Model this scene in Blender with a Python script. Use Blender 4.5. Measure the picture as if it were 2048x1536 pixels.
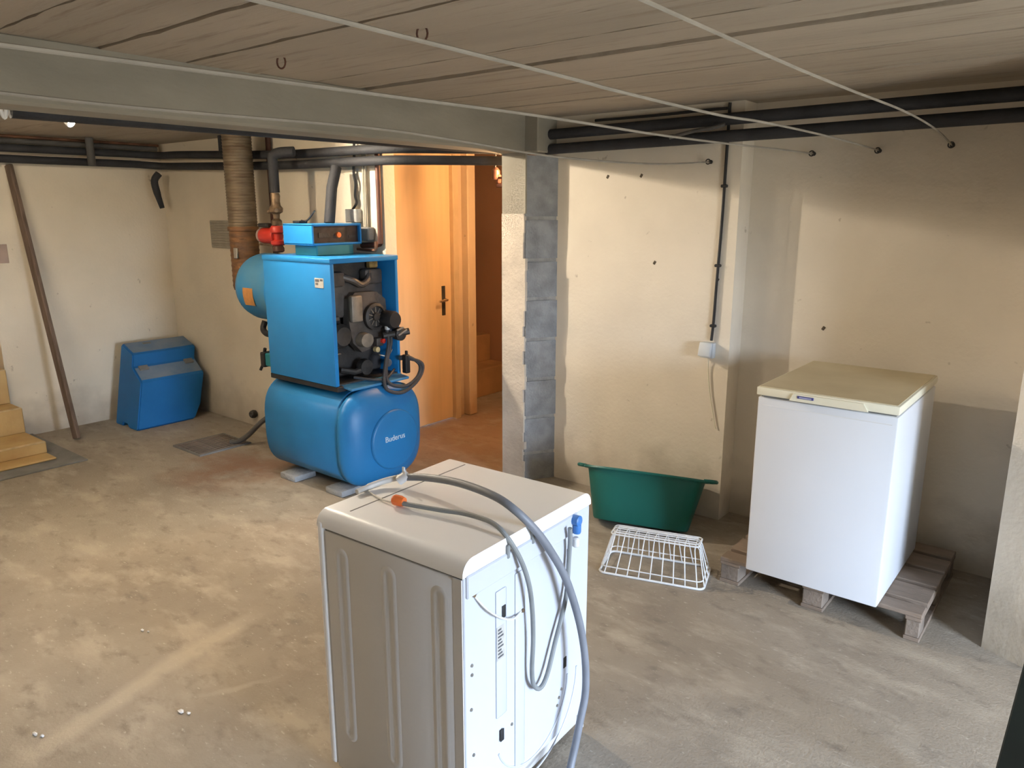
import bpy, bmesh, math, random
from mathutils import Vector, Matrix
R = math.radians
random.seed(7)
for o in list(bpy.data.objects): bpy.data.objects.remove(o)
S = bpy.context.scene
COL = S.collection

# ------------------------------------------------------------------ camera
cd = bpy.data.cameras.new('camera'); cam = bpy.data.objects.new('camera', cd); COL.objects.link(cam)
cd.sensor_width = 36; cd.lens = 26.615; cd.clip_start = .02; cd.clip_end = 200
cam.location = (0, 0, 1.8); cam.rotation_euler = (R(90 - 12.906), 0, R(38.797))
S.camera = cam
# ------------------------------------------------------------------ world: overcast daylight over grey ground
W = bpy.data.worlds.new('World'); S.world = W; W.use_nodes = True
wn, wl = W.node_tree.nodes, W.node_tree.links
bg = wn['Background']; tc = wn.new('ShaderNodeTexCoord'); sx = wn.new('ShaderNodeSeparateXYZ')
cr = wn.new('ShaderNodeValToRGB'); mr = wn.new('ShaderNodeMapRange')
wl.new(tc.outputs['Generated'], sx.inputs[0]); wl.new(sx.outputs['Z'], mr.inputs['Value'])
mr.inputs['From Min'].default_value = -.12; mr.inputs['From Max'].default_value = .12
wl.new(mr.outputs['Result'], cr.inputs[0])
cr.color_ramp.elements[0].position = .45; cr.color_ramp.elements[0].color = (.17, .17, .155, 1)
cr.color_ramp.elements[1].position = .60; cr.color_ramp.elements[1].color = (.66, .80, 1.0, 1)
wl.new(cr.outputs[0], bg.inputs['Color']); bg.inputs['Strength'].default_value = 18.0
# ------------------------------------------------------------------ daylight portal in the doorway of the right wall
def area_light(name, loc, rot, sx_, sy_, energy, color, portal=False):
    l = bpy.data.lights.new(name, 'AREA'); l.shape = 'RECTANGLE'; l.size = sx_; l.size_y = sy_
    l.energy = energy; l.color = color
    o = bpy.data.objects.new(name, l); COL.objects.link(o); o.location = loc; o.rotation_euler = rot
    if portal: l.cycles.is_portal = True
    return o
DY0, DY1, DZ, DX = .95, 2.25, 1.95, 2.6          # doorway: y range, head height, wall plane
area_light('doorway_portal', (DX + .24, (DY0 + DY1) / 2, DZ / 2), (0, R(90), 0), DZ, DY1 - DY0, 1, (1, 1, 1), True)
SPOT_STRENGTH = 800.0     # small spot lamp seen below the beam pipe
BULK_STRENGTH = 3500.0    # spot lamp on the ceiling hidden by the beam
FILL_STRENGTH = 78.0       # unseen fluorescent tube added left of the frame as fill
HALL_STRENGTH = 420.0     # warm bulb in the stair hall
S.view_settings.view_transform = 'Standard'; S.view_settings.look = 'None'
S.view_settings.gamma = 1; S.view_settings.use_curve_mapping = False
S.view_settings.exposure = 1.7

# ================================================================== materials
MATS = {}
def mat(name, col, rough=.6, metal=0., var=.12, scale=6., bump=0., bscale=60., col2=None, stretch=(1, 1, 1), emis=None, spec=None, coat=0., detail=6.):
    """principled material whose colour drifts between two tones with a noise, plus fine relief"""
    m = bpy.data.materials.new(name); m.use_nodes = True
    n, l = m.node_tree.nodes, m.node_tree.links; p = n['Principled BSDF']
    p.inputs['Roughness'].default_value = rough; p.inputs['Metallic'].default_value = metal
    if spec is not None: p.inputs['Specular IOR Level'].default_value = spec
    if coat: p.inputs['Coat Weight'].default_value = coat; p.inputs['Coat Roughness'].default_value = .2
    t = n.new('ShaderNodeTexCoord'); mp = n.new('ShaderNodeMapping'); l.new(t.outputs['Object'], mp.inputs[0])
    mp.inputs['Scale'].default_value = stretch
    nz = n.new('ShaderNodeTexNoise'); nz.inputs['Scale'].default_value = scale; nz.inputs['Detail'].default_value = detail
    l.new(mp.outputs[0], nz.inputs['Vector'])
    rp = n.new('ShaderNodeValToRGB'); l.new(nz.outputs['Fac'], rp.inputs[0])
    c2 = col2 if col2 else tuple(c * (1 - var * 2) for c in col)
    rp.color_ramp.elements[0].position = .33; rp.color_ramp.elements[1].position = .62
    rp.color_ramp.elements[0].color = (*c2, 1); rp.color_ramp.elements[1].color = (*col, 1)
    l.new(rp.outputs[0], p.inputs['Base Color'])
    if bump:
        b = n.new('ShaderNodeBump'); b.inputs['Strength'].default_value = bump; b.inputs['Distance'].default_value = .01
        nb = n.new('ShaderNodeTexNoise'); nb.inputs['Scale'].default_value = bscale; nb.inputs['Detail'].default_value = 5
        l.new(mp.outputs[0], nb.inputs['Vector']); l.new(nb.outputs['Fac'], b.inputs['Height']); l.new(b.outputs[0], p.inputs['Normal'])
    if emis:
        p.inputs['Emission Color'].default_value = (*emis[0], 1); p.inputs['Emission Strength'].default_value = emis[1]
    MATS[name] = m
    return m

def wall_mat(name, col, low, lowz=.35):
    """old emulsion on blockwork: blotches, dirt near the floor, a few dark specks"""
    m = mat(name, col, .9, 0, .06, 1.6, .22, 45)
    n, l = m.node_tree.nodes, m.node_tree.links; p = n['Principled BSDF']
    src = p.inputs['Base Color'].links[0].from_socket
    t = n.new('ShaderNodeNewGeometry'); s = n.new('ShaderNodeSeparateXYZ'); l.new(t.outputs['Position'], s.inputs[0])
    nz = n.new('ShaderNodeTexNoise'); nz.inputs['Scale'].default_value = 5; nz.inputs['Detail'].default_value = 8
    l.new(t.outputs['Position'], nz.inputs['Vector'])
    a = n.new('ShaderNodeMath'); a.operation = 'MULTIPLY_ADD'; l.new(nz.outputs['Fac'], a.inputs[0]); a.inputs[1].default_value = -.55; l.new(s.outputs['Z'], a.inputs[2])
    r = n.new('ShaderNodeMapRange'); l.new(a.outputs[0], r.inputs['Value'])
    r.inputs['From Min'].default_value = -.28; r.inputs['From Max'].default_value = lowz - .28; r.inputs['To Min'].default_value = .75; r.inputs['To Max'].default_value = 0
    mx = n.new('ShaderNodeMixRGB'); l.new(r.outputs[0], mx.inputs['Fac']); l.new(src, mx.inputs['Color1']); mx.inputs['Color2'].default_value = (*low, 1)
    v = n.new('ShaderNodeTexNoise'); v.inputs['Scale'].default_value = 14; v.inputs['Detail'].default_value = 3; l.new(t.outputs['Position'], v.inputs['Vector'])
    vr = n.new('ShaderNodeMapRange'); l.new(v.outputs['Fac'], vr.inputs['Value']); vr.inputs['From Min'].default_value = .705; vr.inputs['From Max'].default_value = .76
    vr.inputs['To Max'].default_value = .55
    m2 = n.new('ShaderNodeMixRGB'); l.new(vr.outputs[0], m2.inputs['Fac']); l.new(mx.outputs[0], m2.inputs['Color1']); m2.inputs['Color2'].default_value = (.28, .22, .16, 1)
    l.new(m2.outputs[0], p.inputs['Base Color'])
    return m

def floor_mat():
    m = mat('floor_concrete', (.40, .33, .25), .82, 0, .1, 1.1, .25, 90)
    n, l = m.node_tree.nodes, m.node_tree.links; p = n['Principled BSDF']
    g = n.new('ShaderNodeNewGeometry')
    def noise(sc, det, st=(1, 1, 1), rot=0):
        mp = n.new('ShaderNodeMapping'); mp.inputs['Scale'].default_value = st; mp.inputs['Rotation'].default_value = (0, 0, rot)
        l.new(g.outputs['Position'], mp.inputs[0])
        z = n.new('ShaderNodeTexNoise'); z.inputs['Scale'].default_value = sc; z.inputs['Detail'].default_value = det; z.inputs['Roughness'].default_value = .62
        l.new(mp.outputs[0], z.inputs['Vector']); return z.outputs['Fac']
    def ramp(s, a, b, hi=1.):
        r = n.new('ShaderNodeMapRange'); l.new(s, r.inputs['Value']); r.inputs['From Min'].default_value = a; r.inputs['From Max'].default_value = b
        r.inputs['To Max'].default_value = hi; return r.outputs[0]
    def mix(fac, base, col):
        x = n.new('ShaderNodeMixRGB'); l.new(fac, x.inputs['Fac']); l.new(base, x.inputs['Color1']); x.inputs['Color2'].default_value = (*col, 1); return x.outputs[0]
    def mul(a, b):
        x = n.new('ShaderNodeMath'); x.operation = 'MULTIPLY'; l.new(a, x.inputs[0]); l.new(b, x.inputs[1]); return x.outputs[0]
    c = n.new('ShaderNodeRGB'); c.outputs[0].default_value = (.325, .28, .222, 1); c = c.outputs[0]
    c = mix(ramp(noise(.9, 9), .42, .64, .7), c, (.20, .166, .13))          # dark damp clouds
    c = mix(ramp(noise(2.6, 8, (1, 2.2, 1), .5), .50, .66, .6), c, (.45, .395, .315))   # pale dusty drag marks
    c = mix(ramp(noise(7, 9, (1, 1.7, 1), .5), .54, .70, .6), c, (.155, .13, .105))
    c = mix(ramp(noise(24, 5, (1, 2.8, 1), .5), .62, .70, .6), c, (.56, .50, .42))         # scuffs
    c = mix(ramp(noise(60, 2), .70, .76, .5), c, (.12, .10, .08))
    def spot(cx, cy, r, soft, warp=.5):
        d = n.new('ShaderNodeVectorMath'); d.operation = 'DISTANCE'
        zz = n.new('ShaderNodeMapping'); l.new(g.outputs['Position'], zz.inputs[0]); zz.inputs['Scale'].default_value = (1, 1, 0)
        l.new(zz.outputs[0], d.inputs[0]); d.inputs[1].default_value = (cx, cy, 0)
        a = n.new('ShaderNodeMath'); a.operation = 'MULTIPLY_ADD'; l.new(noise(3.2, 7), a.inputs[0]); a.inputs[1].default_value = -warp; l.new(d.outputs['Value'], a.inputs[2])
        q = n.new('ShaderNodeMapRange'); l.new(a.outputs[0], q.inputs['Value']); q.inputs['From Min'].default_value = r - warp / 2; q.inputs['From Max'].default_value = r - warp / 2 - soft
        return q.outputs[0]
    c = mix(mul(spot(-4.75, 2.85, .62, .45), ramp(noise(4, 6), .3, .55, .75)), c, (.21, .095, .045))       # rust run-off by the boiler
    c = mix(mul(spot(-3.9, 4.6, 1.25, .7), ramp(noise(5, 4), .2, .5, .6)), c, (.24, .13, .075))  # reddish tint paints the warm, dim hall light onto the floor
    def streak(x0, y0, x1, y1, w):
        L = math.hypot(x1 - x0, y1 - y0); ux, uy = (x1 - x0) / L, (y1 - y0) / L
        mp = n.new('ShaderNodeMapping'); mp.vector_type = 'TEXTURE'; mp.inputs['Location'].default_value = ((x0 + x1) / 2, (y0 + y1) / 2, 0); mp.inputs['Rotation'].default_value = (0, 0, math.atan2(uy, ux))
        l.new(g.outputs['Position'], mp.inputs[0]); s = n.new('ShaderNodeSeparateXYZ'); l.new(mp.outputs[0], s.inputs[0])
        a = n.new('ShaderNodeMath'); a.operation = 'MULTIPLY_ADD'; l.new(noise(1.7, 4), a.inputs[0]); a.inputs[1].default_value = .18; l.new(s.outputs['Y'], a.inputs[2])
        b = n.new('ShaderNodeMath'); b.operation = 'SUBTRACT'; l.new(a.outputs[0], b.inputs[0]); b.inputs[1].default_value = .09
        ab = n.new('ShaderNodeMath'); ab.operation = 'ABSOLUTE'; l.new(b.outputs[0], ab.inputs[0])
        ax = n.new('ShaderNodeMath'); ax.operation = 'ABSOLUTE'; l.new(s.outputs['X'], ax.inputs[0])
        return mul(ramp(ab.outputs[0], w, w * .3, .55), ramp(ax.outputs[0], L / 2, L / 2 - .25))
    c = mix(streak(-2.629, 0.540, -2.902, 1.787, .075), c, (.50, .44, .345))      # a swept trail of pale dust
    c = mix(streak(-2.571, 1.191, -2.369, 1.533, .02), c, (.46, .40, .32))
    l.new(c, p.inputs['Base Color'])
    return m

def plank_mat():
    m = mat('ceiling_concrete', (.43, .37, .295), .92, 0, .1, 2.2, .5, 30, stretch=(.25, 1, 1))
    n, l = m.node_tree.nodes, m.node_tree.links; p = n['Principled BSDF']
    src = p.inputs['Base Color'].links[0].from_socket
    g = n.new('ShaderNodeNewGeometry'); mp = n.new('ShaderNodeMapping'); mp.inputs['Scale'].default_value = (.8, 9, 1); l.new(g.outputs['Position'], mp.inputs[0])
    z = n.new('ShaderNodeTexNoise'); z.inputs['Scale'].default_value = 2.2; z.inputs['Detail'].default_value = 7; z.inputs['Roughness'].default_value = .7; l.new(mp.outputs[0], z.inputs['Vector'])
    r = n.new('ShaderNodeMapRange'); l.new(z.outputs['Fac'], r.inputs['Value']); r.inputs['From Min'].default_value = .54; r.inputs['From Max'].default_value = .70; r.inputs['To Max'].default_value = .75
    x = n.new('ShaderNodeMixRGB'); l.new(r.outputs[0], x.inputs['Fac']); l.new(src, x.inputs['Color1']); x.inputs['Color2'].default_value = (.22, .175, .125, 1)
    l.new(x.outputs[0], p.inputs['Base Color'])
    b = p.inputs['Normal'].links[0].from_node
    ad = n.new('ShaderNodeMath'); ad.operation = 'ADD'; hs = b.inputs['Height'].links[0].from_socket; l.new(hs, ad.inputs[0]); l.new(z.outputs['Fac'], ad.inputs[1]); l.new(ad.outputs[0], b.inputs['Height'])
    return m

M_floor = floor_mat(); M_plank = plank_mat()
M_gap = mat('joint_dark', (.10, .08, .055), .95, 0, .2, 8)
M_wall = wall_mat('wall_paint_white', (.74, .67, .56), (.36, .31, .24))
M_wallL = wall_mat('wall_paint_cream', (.77, .69, .56), (.38, .32, .25))
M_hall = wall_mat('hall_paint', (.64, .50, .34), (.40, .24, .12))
M_hallback = wall_mat('hall_back_shade', (.36, .20, .12), (.24, .13, .08))  # dark brown puts the shade at the back of the hall into the colour
M_hallstep = mat('hall_stair_shade', (.40, .235, .11), .7, 0, .15, 4, .2, 40)  # step colour darkened to paint in the shade on the hall stairs
M_beam = mat('beam_concrete', (.34, .315, .26), .9, 0, .14, 2.5, .3, 40, stretch=(1, .4, 1))
M_block = mat('block_grey', (.36, .37, .38), .95, 0, .16, 9, .9, 70)
M_mortar = mat('mortar_grey', (.40, .39, .37), .95, 0, .14, 14, .8, 80)
M_render = mat('render_facing', (.66, .59, .50), .92, 0, .1, 5, .6, 50)
M_step = mat('step_yellow_paint', (.56, .39, .17), .7, 0, .12, 4, .2, 40, col2=(.44, .28, .11))
M_nosing = mat('step_worn_edge', (.66, .50, .27), .7, 0, .15, 12)
M_kerb = mat('grey_kerb', (.20, .195, .185), .85, 0, .15, 6, .3, 60)
M_door = mat('door_varnish', (.74, .53, .30), .45, 0, .05, 2, .05, 30, stretch=(6, 6, .5))
M_frame = mat('door_frame_paint', (.62, .47, .29), .6, 0, .08, 6)
M_steel = mat('steel', (.55, .54, .52), .35, .9, .1, 20)
M_chrome = mat('bright_steel', (.75, .72, .66), .2, 1, .03, 20)
M_iron = mat('burner_iron', (.055, .05, .047), .55, .3, .3, 9, .3, 50, col2=(.03, .028, .026))
M_cast = mat('burner_casting', (.12, .105, .095), .5, .35, .2, 12, .2, 60)
M_cast2 = mat('burner_casting_pale', (.27, .24, .20), .5, .3, .2, 14)
M_black = mat('black_rubber', (.018, .018, .02), .6, 0, .2, 10)
M_foam = mat('pipe_foam', (.030, .031, .036), .75, 0, .25, 5, .3, 60)
M_foam2 = mat('pipe_foam_grey', (.11, .105, .10), .75, 0, .2, 6)
M_brown = mat('brown_pipe', (.13, .055, .038), .5, .2, .2, 8)
M_copper = mat('tarnished_copper', (.22, .105, .06), .5, .5, .25, 8)
M_brass = mat('old_brass', (.26, .18, .11), .45, .6, .25, 30)
M_blue = mat('boiler_blue', (.016, .215, .55), .38, 0, .05, 3, .04, 200, spec=.4)
M_blue2 = mat('tank_blue', (.014, .175, .43), .42, 0, .08, 3, .04, 150, spec=.4)
M_blued = mat('dusty_blue', (.07, .24, .42), .6, 0, .15, 5, col2=(.02, .20, .46))
M_hood = mat('hood_blue', (.010, .135, .38), .5, 0, .08, 3, .05, 120, spec=.3)
M_hoodtop = mat('hood_dust', (.17, .22, .29), .8, 0, .12, 6, col2=(.10, .17, .27))
M_teal = mat('teal_enamel', (.015, .20, .25), .45, 0, .08, 5)
M_red = mat('pump_red', (.55, .035, .022), .4, 0, .1, 6)
M_orange = mat('orange_plastic', (.80, .17, .035), .45, 0, .1, 10)
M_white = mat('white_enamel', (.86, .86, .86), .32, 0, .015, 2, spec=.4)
M_wside = mat('washer_side_shaded', (.62, .61, .60), .4, 0, .02, 2, .05, 60)  # white enamel greyed, the side's shade put into the colour
M_wback = mat('washer_back_daylit', (.54, .57, .64), .4, 0, .02, 2)  # white dulled and blued, the daylight tint put into the colour
M_freez = mat('freezer_enamel', (.68, .70, .74), .35, 0, .02, 2)
M_cream = mat('aged_cream_plastic', (.76, .72, .57), .5, 0, .05, 3)
M_creamtop = mat('lid_top_yellowed', (.60, .53, .36), .55, 0, .07, 3, col2=(.50, .43, .28))
M_plast = mat('white_plastic', (.72, .73, .74), .45, 0, .04, 6)
M_socket = mat('socket_grey', (.55, .58, .60), .5, 0, .04, 6)
M_cabl = mat('burner_cable_grey', (.05, .052, .058), .5, 0, .1, 10)
M_hose = mat('grey_hose', (.20, .215, .25), .5, 0, .08, 12)
M_hose2 = mat('pale_grey_hose', (.24, .255, .26), .55, 0, .08, 12)
M_line = mat('dusty_line', (.34, .31, .265), .7, 0, .1, 10)
M_cord = mat('white_cord', (.66, .65, .62), .6, 0, .05, 10)
M_bluep = mat('blue_plastic', (.05, .20, .55), .4, 0, .1, 8)
M_green = mat('green_plastic', (.006, .118, .100), .42, 0, .06, 3, .05, 80, spec=.4)
M_dkgreen = mat('dark_green_paint', (.008, .018, .015), .5, 0, .2, 6)
M_wire = mat('white_coated_wire', (.72, .74, .76), .4, 0, .05, 12)
M_wood = mat('pallet_wood', (.25, .19, .145), .85, 0, .15, 5, .4, 40, col2=(.20, .15, .112), stretch=(.8, 4, 4))
M_woodb = mat('pallet_block_wood', (.24, .19, .15), .9, 0, .2, 8, .5, 50)
M_board = mat('weathered_board', (.18, .125, .09), .85, 0, .2, 6, .4, 30, stretch=(6, 6, .5))
M_flue = mat('flue_galvanised', (.24, .19, .125), .55, .45, .2, 7, .3, 30, col2=(.15, .105, .065), stretch=(1, 1, 5))
M_rust = mat('flue_rust', (.26, .13, .055), .7, .3, .25, 9, .3, 40, col2=(.13, .075, .045), stretch=(1, 1, 4))
M_grille = mat('grille_grey', (.42, .385, .31), .7, 0, .1, 10)
M_paper = mat('paper_label', (.50, .49, .46), .7, 0, .1, 30)
M_ink = mat('ink_grey', (.10, .10, .11), .7, 0, .1, 30)
M_orlab = mat('orange_label', (.52, .24, .07), .6, 0, .1, 30)
M_pink = mat('pale_plaque', (.42, .32, .27), .7, 0, .08, 10)
M_letter = mat('pale_lettering', (.62, .72, .80), .4, 0, .03, 10)
M_tube2 = mat('fill_tube_light', (1, 1, 1), .5, 0, 0, 5, emis=((1.0, .84, .63), FILL_STRENGTH))
M_hallb = mat('hall_bulb_light', (1, 1, 1), .5, 0, 0, 5, emis=((1.0, .58, .27), HALL_STRENGTH))
M_spot2 = mat('spot_lamp_light_hidden', (1, 1, 1), .5, 0, 0, 5, emis=((1.0, .86, .68), BULK_STRENGTH))
M_cfl = mat('spot_lamp_light', (1, 1, 1), .5, 0, 0, 5, emis=((1.0, .80, .55), SPOT_STRENGTH))

# ================================================================== mesh helpers
class MB:
    """collects shapes and links them as ONE mesh object"""
    def __init__(s): s.bm = bmesh.new()
    def box(s, lo, hi, bev=0., seg=2, rot=None, piv=None):
        lo, hi = Vector(lo), Vector(hi)
        r = bmesh.ops.create_cube(s.bm, size=1); vs = r['verts']
        c = (lo + hi) / 2; d = hi - lo
        for v in vs: v.co = Vector((v.co.x * d.x, v.co.y * d.y, v.co.z * d.z)) + c
        if bev:
            es = list({e for v in vs for e in v.link_edges})
            q = bmesh.ops.bevel(s.bm, geom=es, offset=bev, segments=seg, profile=.5, affect='EDGES')
            vs = list({v for f in q['faces'] for v in f.verts} | {v for v in vs if v.is_valid})
            stack = list(vs); seen = set(vs)
            while stack:
                v = stack.pop()
                for e in v.link_edges:
                    w = e.other_vert(v)
                    if w not in seen: seen.add(w); stack.append(w)
            vs = list(seen)
        if rot is not None:
            p = Vector(piv) if piv is not None else c
            for v in vs: v.co = rot @ (v.co - p) + p
        return s
    def prism(s, prof, axis, a, b):
        """extrude a closed 2-D outline along an axis: x -> (y,z), y -> (x,z), z -> (x,y)"""
        def P(u, v, t): return {'x': (t, u, v), 'y': (u, t, v), 'z': (u, v, t)}[axis]
        A = [s.bm.verts.new(P(u, v, a)) for u, v in prof]; B = [s.bm.verts.new(P(u, v, b)) for u, v in prof]
        n = len(prof)
        s.bm.faces.new(A); s.bm.faces.new(B[::-1])
        for i in range(n): s.bm.faces.new((A[i], B[i], B[(i + 1) % n], A[(i + 1) % n]))
        return s
    def tube(s, pts, r, n=10, caps=True, closed=False):
        pts = [Vector(p) for p in pts]; m = len(pts)
        rs = r if isinstance(r, (list, tuple)) else [r] * m
        rings = []; up = None
        for i, p in enumerate(pts):
            if closed: t = pts[(i + 1) % m] - pts[i - 1]
            else: t = pts[min(i + 1, m - 1)] - pts[max(i - 1, 0)]
            if t.length < 1e-9: t = Vector((0, 0, 1))
            t.normalize()
            if up is None:
                up = Vector((0, 0, 1)) if abs(t.z) < .9 else Vector((1, 0, 0))
            u = (up - t * up.dot(t))
            if u.length < 1e-6: u = t.orthogonal()
            u.normalize(); w = t.cross(u); up = u
            rings.append([s.bm.verts.new(p + (u * math.cos(2 * math.pi * k / n) + w * math.sin(2 * math.pi * k / n)) * rs[i]) for k in range(n)])
        rng = range(m) if closed else range(m - 1)
        for i in rng:
            A, B = rings[i], rings[(i + 1) % m]
            for k in range(n): s.bm.faces.new((A[k], A[(k + 1) % n], B[(k + 1) % n], B[k]))
        if caps and not closed:
            s.bm.faces.new(rings[0][::-1]); s.bm.faces.new(rings[-1])
        return s
    def lathe(s, prof, origin, axis='z', n=32, sy=1.):
        """prof: (radius, height) pairs turned about an axis"""
        o = Vector(origin); rings = []
        def P(r, h, a):
            x, y = r * math.cos(a), r * math.sin(a) * sy
            return o + Vector({'z': (x, y, h), 'x': (h, x, y), 'y': (x, h, y)}[axis])
        for r, h in prof:
            rings.append([s.bm.verts.new(P(max(r, 1e-5), h, 2 * math.pi * k / n)) for k in range(n)])
        for A, B in zip(rings, rings[1:]):
            for k in range(n): s.bm.faces.new((A[k], A[(k + 1) % n], B[(k + 1) % n], B[k]))
        s.bm.faces.new(rings[0][::-1]); s.bm.faces.new(rings[-1])
        return s
    def build(s, name, m, parent=None, smooth=True, angle=35):
        bmesh.ops.recalc_face_normals(s.bm, faces=s.bm.faces[:])
        if parent is not None:                       # shapes are given in world metres: move them into the thing's own space
            inv = WM[parent.name].inverted()
            s.bm.transform(inv)
        me = bpy.data.meshes.new(name); s.bm.to_mesh(me); s.bm.free()
        me.materials.append(m)
        if smooth:
            for p in me.polygons: p.use_smooth = True
            me.set_sharp_from_angle(angle=R(angle))
        o = bpy.data.objects.new(name, me); COL.objects.link(o)
        if parent is not None: o.parent = parent
        WM[o.name] = WM[parent.name] if parent is not None else Matrix()
        return o
WM = {}
def tag(o, label=None, cat=None, group=None, kind=None):
    if label: o['label'] = label
    if cat: o['category'] = cat
    if group: o['group'] = group
    if kind: o['kind'] = kind
    return o
def thing(name, label, cat, loc=(0, 0, 0), rz=0., group=None):
    o = bpy.data.objects.new(name, None); COL.objects.link(o); o.location = loc; o.rotation_euler = (0, 0, rz)
    o.empty_display_size = .1
    WM[o.name] = Matrix.Translation(loc) @ Matrix.Rotation(rz, 4, 'Z')
    return tag(o, label, cat, group)
def struct(o, label, cat='structure'): return tag(o, label, cat, kind='structure')
def dup(o, parent, M=None):
    c = o.copy(); COL.objects.link(c); c.parent = parent
    if M is not None: c.matrix_basis = M @ o.matrix_basis
    WM[c.name] = WM[parent.name]
    return c
def copy_thing(root, loc, rz=0.):
    r = root.copy(); COL.objects.link(r); r.location = loc; r.rotation_euler = (0, 0, rz); WM[r.name] = Matrix.Translation(loc)
    for ch in list(root.children):
        c = ch.copy(); COL.objects.link(c); c.parent = r; WM[c.name] = WM[r.name]
        for g in list(ch.children):
            d = g.copy(); COL.objects.link(d); d.parent = c; WM[d.name] = WM[r.name]
    return r
def spline(pts, n=6):
    P = [Vector(p) for p in pts]; out = []
    for i in range(len(P) - 1):
        a, b, c, d = P[max(i - 1, 0)], P[i], P[i + 1], P[min(i + 2, len(P) - 1)]
        for k in range(n):
            t = k / n
            out.append(.5 * ((2 * b) + (c - a) * t + (2 * a - 5 * b + 4 * c - d) * t * t + (3 * b - a - 3 * c + d) * t ** 3))
    out.append(P[-1]); return out
def text_mesh(s, size, ext, name, m, parent, M):
    cu = bpy.data.curves.new(name, 'FONT'); cu.body = s; cu.size = size; cu.extrude = ext; cu.align_x = 'CENTER'; cu.align_y = 'CENTER'
    t = bpy.data.objects.new('tmp_text', cu); COL.objects.link(t)
    dg = bpy.context.evaluated_depsgraph_get(); dg.update()
    me = bpy.data.meshes.new_from_object(t.evaluated_get(dg)); bpy.data.objects.remove(t)
    me.transform(WM[parent.name].inverted() @ M); me.materials.clear(); me.materials.append(m)
    o = bpy.data.objects.new(name, me); COL.objects.link(o); o.parent = parent; WM[o.name] = WM[parent.name]
    return o

# ================================================================== the room shell
CEIL = 2.37
XL, YB, YT, YA, XR = -6.82, 3.5, 4.06, 4.22, -1.686   # left wall, boiler wall, middle wall, alcove wall, alcove corner
struct(MB().box((-8.6, -2.7, -.12), (DX + .25, 6.3, 0)).build('floor', M_floor, smooth=False), 'stained grey-brown concrete floor of the cellar', 'floor')
# --- ceiling: cast planks with recessed joints
ce = struct(MB().box((-8.6, -2.7, CEIL + .035), (DX + .25, 6.3, CEIL + .2)).build('ceiling', M_gap, smooth=False), 'raw concrete ceiling of long planks with dark joints', 'ceiling')
ys = [-2.6, -2.28, -1.95, -1.62, -1.29, -.96, -.63, -.30, .03, .36, .69, 1.02, 1.35, 1.68, 2.01, 2.30, 2.565, 3.05, 3.50, 3.86, 4.24]
for a, b in zip(ys, ys[1:]):
    g0 = .030 if abs(a - 2.565) < .01 else .005
    dz = random.uniform(-.004, .004)
    if a >= 2.56: dz -= .004
    N = 70
    lo = [(-3.1 + (DX + 3.34) * k / N, a + g0 + max(-.003, random.gauss(.002, .0035))) for k in range(N + 1)]
    hi = [(-3.1 + (DX + 3.34) * k / N, b - .005 - max(-.003, random.gauss(.002, .0035))) for k in range(N, -1, -1)]
    MB().prism(lo + hi, 'z', CEIL + dz, CEIL + .036).build('plank', M_plank, ce, smooth=False)
for a, b in ((-2.6, -.9), (-.9, .6), (.6, 1.5), (1.5, 2.2), (2.2, 2.9), (2.9, 3.55), (3.55, 4.4), (4.4, 6.25)):
    MB().box((-8.5, a + .004, CEIL), (-3.1, b - .004, CEIL + .036), .004, 1).build('plank', M_plank, ce, smooth=False)
MB().box((-3.1, 4.24, CEIL), (DX + .24, 6.25, CEIL + .036)).build('plank', M_plank, ce, smooth=False)
# --- walls
w = MB(); w.box((XL - .2, 2.06, 0), (XL, YB, CEIL)); w.box((XL - .2, -2.5, 0), (XL, .9, CEIL)); w.box((XL - .2, .9, 2.1), (XL, 2.06, CEIL))
struct(w.build('wall_left', M_wallL, smooth=False), 'cream painted side wall behind the leaning board', 'wall')
struct(MB().box((XL - .2, YB, 0), (-3.905, YB + .1, CEIL)).build('wall_boiler', M_wallL, smooth=False), 'cream painted wall behind the boiler', 'wall')
w = MB(); w.prism([(-2.98, YT), (XR, YT), (XR, YA), (DX, YA), (DX, YA + .2), (-2.98, YA + .2)], 'z', 0, CEIL)
wm = struct(w.build('wall_middle', M_wall, smooth=False), 'white painted wall with a step into the freezer alcove', 'wall')
for x, y, z in ((-2.52, YT, 2.0), (-2.29, YT, 2.0), (-2.18, YT, 1.5), (-1.23, YA, 1.18), (-1.78, YT, 1.42)):
    MB().box((x - .008, y - .003, z - .012), (x + .007, y + .004, z + .010), .002, 1, rot=Matrix.Rotation(R(30), 3, 'Y')).build('screw_hole', M_gap, wm)
w = MB().prism([(-.254, 3.483), (-.095, 3.413), (.25, 3.26), (DX, 3.24), (DX, YA - .001), (-.254, YA - .001)], 'z', 0, CEIL)
struct(w.build('wall_pier', M_wall, smooth=False), 'white wall end at the edge of the freezer alcove', 'wall')
w = MB(); w.box((DX, -2.7, 0), (DX + .25, DY0, CEIL)); w.box((DX, DY1, 0), (DX + .25, YA + .2, CEIL)); w.box((DX, DY0, DZ), (DX + .25, DY1, CEIL))
struct(w.build('wall_right', M_wall, smooth=False), 'white outer wall with the open garden doorway', 'wall')
struct(MB().box((-8.6, -2.7, 0), (DX, -2.5, CEIL)).build('wall_near', M_wallL, smooth=False), 'cream wall behind the photographer', 'wall')
# stairwell behind the opening in the left wall
w = MB(); w.box((-8.6, .7, 0), (-8.4, 2.3, CEIL)); w.box((-8.6, .7, 0), (XL - .2, .9, CEIL)); w.box((-8.6, 2.06, 0), (XL - .2, 2.26, CEIL))
struct(w.build('wall_stairwell', M_wallL, smooth=False), 'cream wall beside the yellow steps', 'wall')
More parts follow.
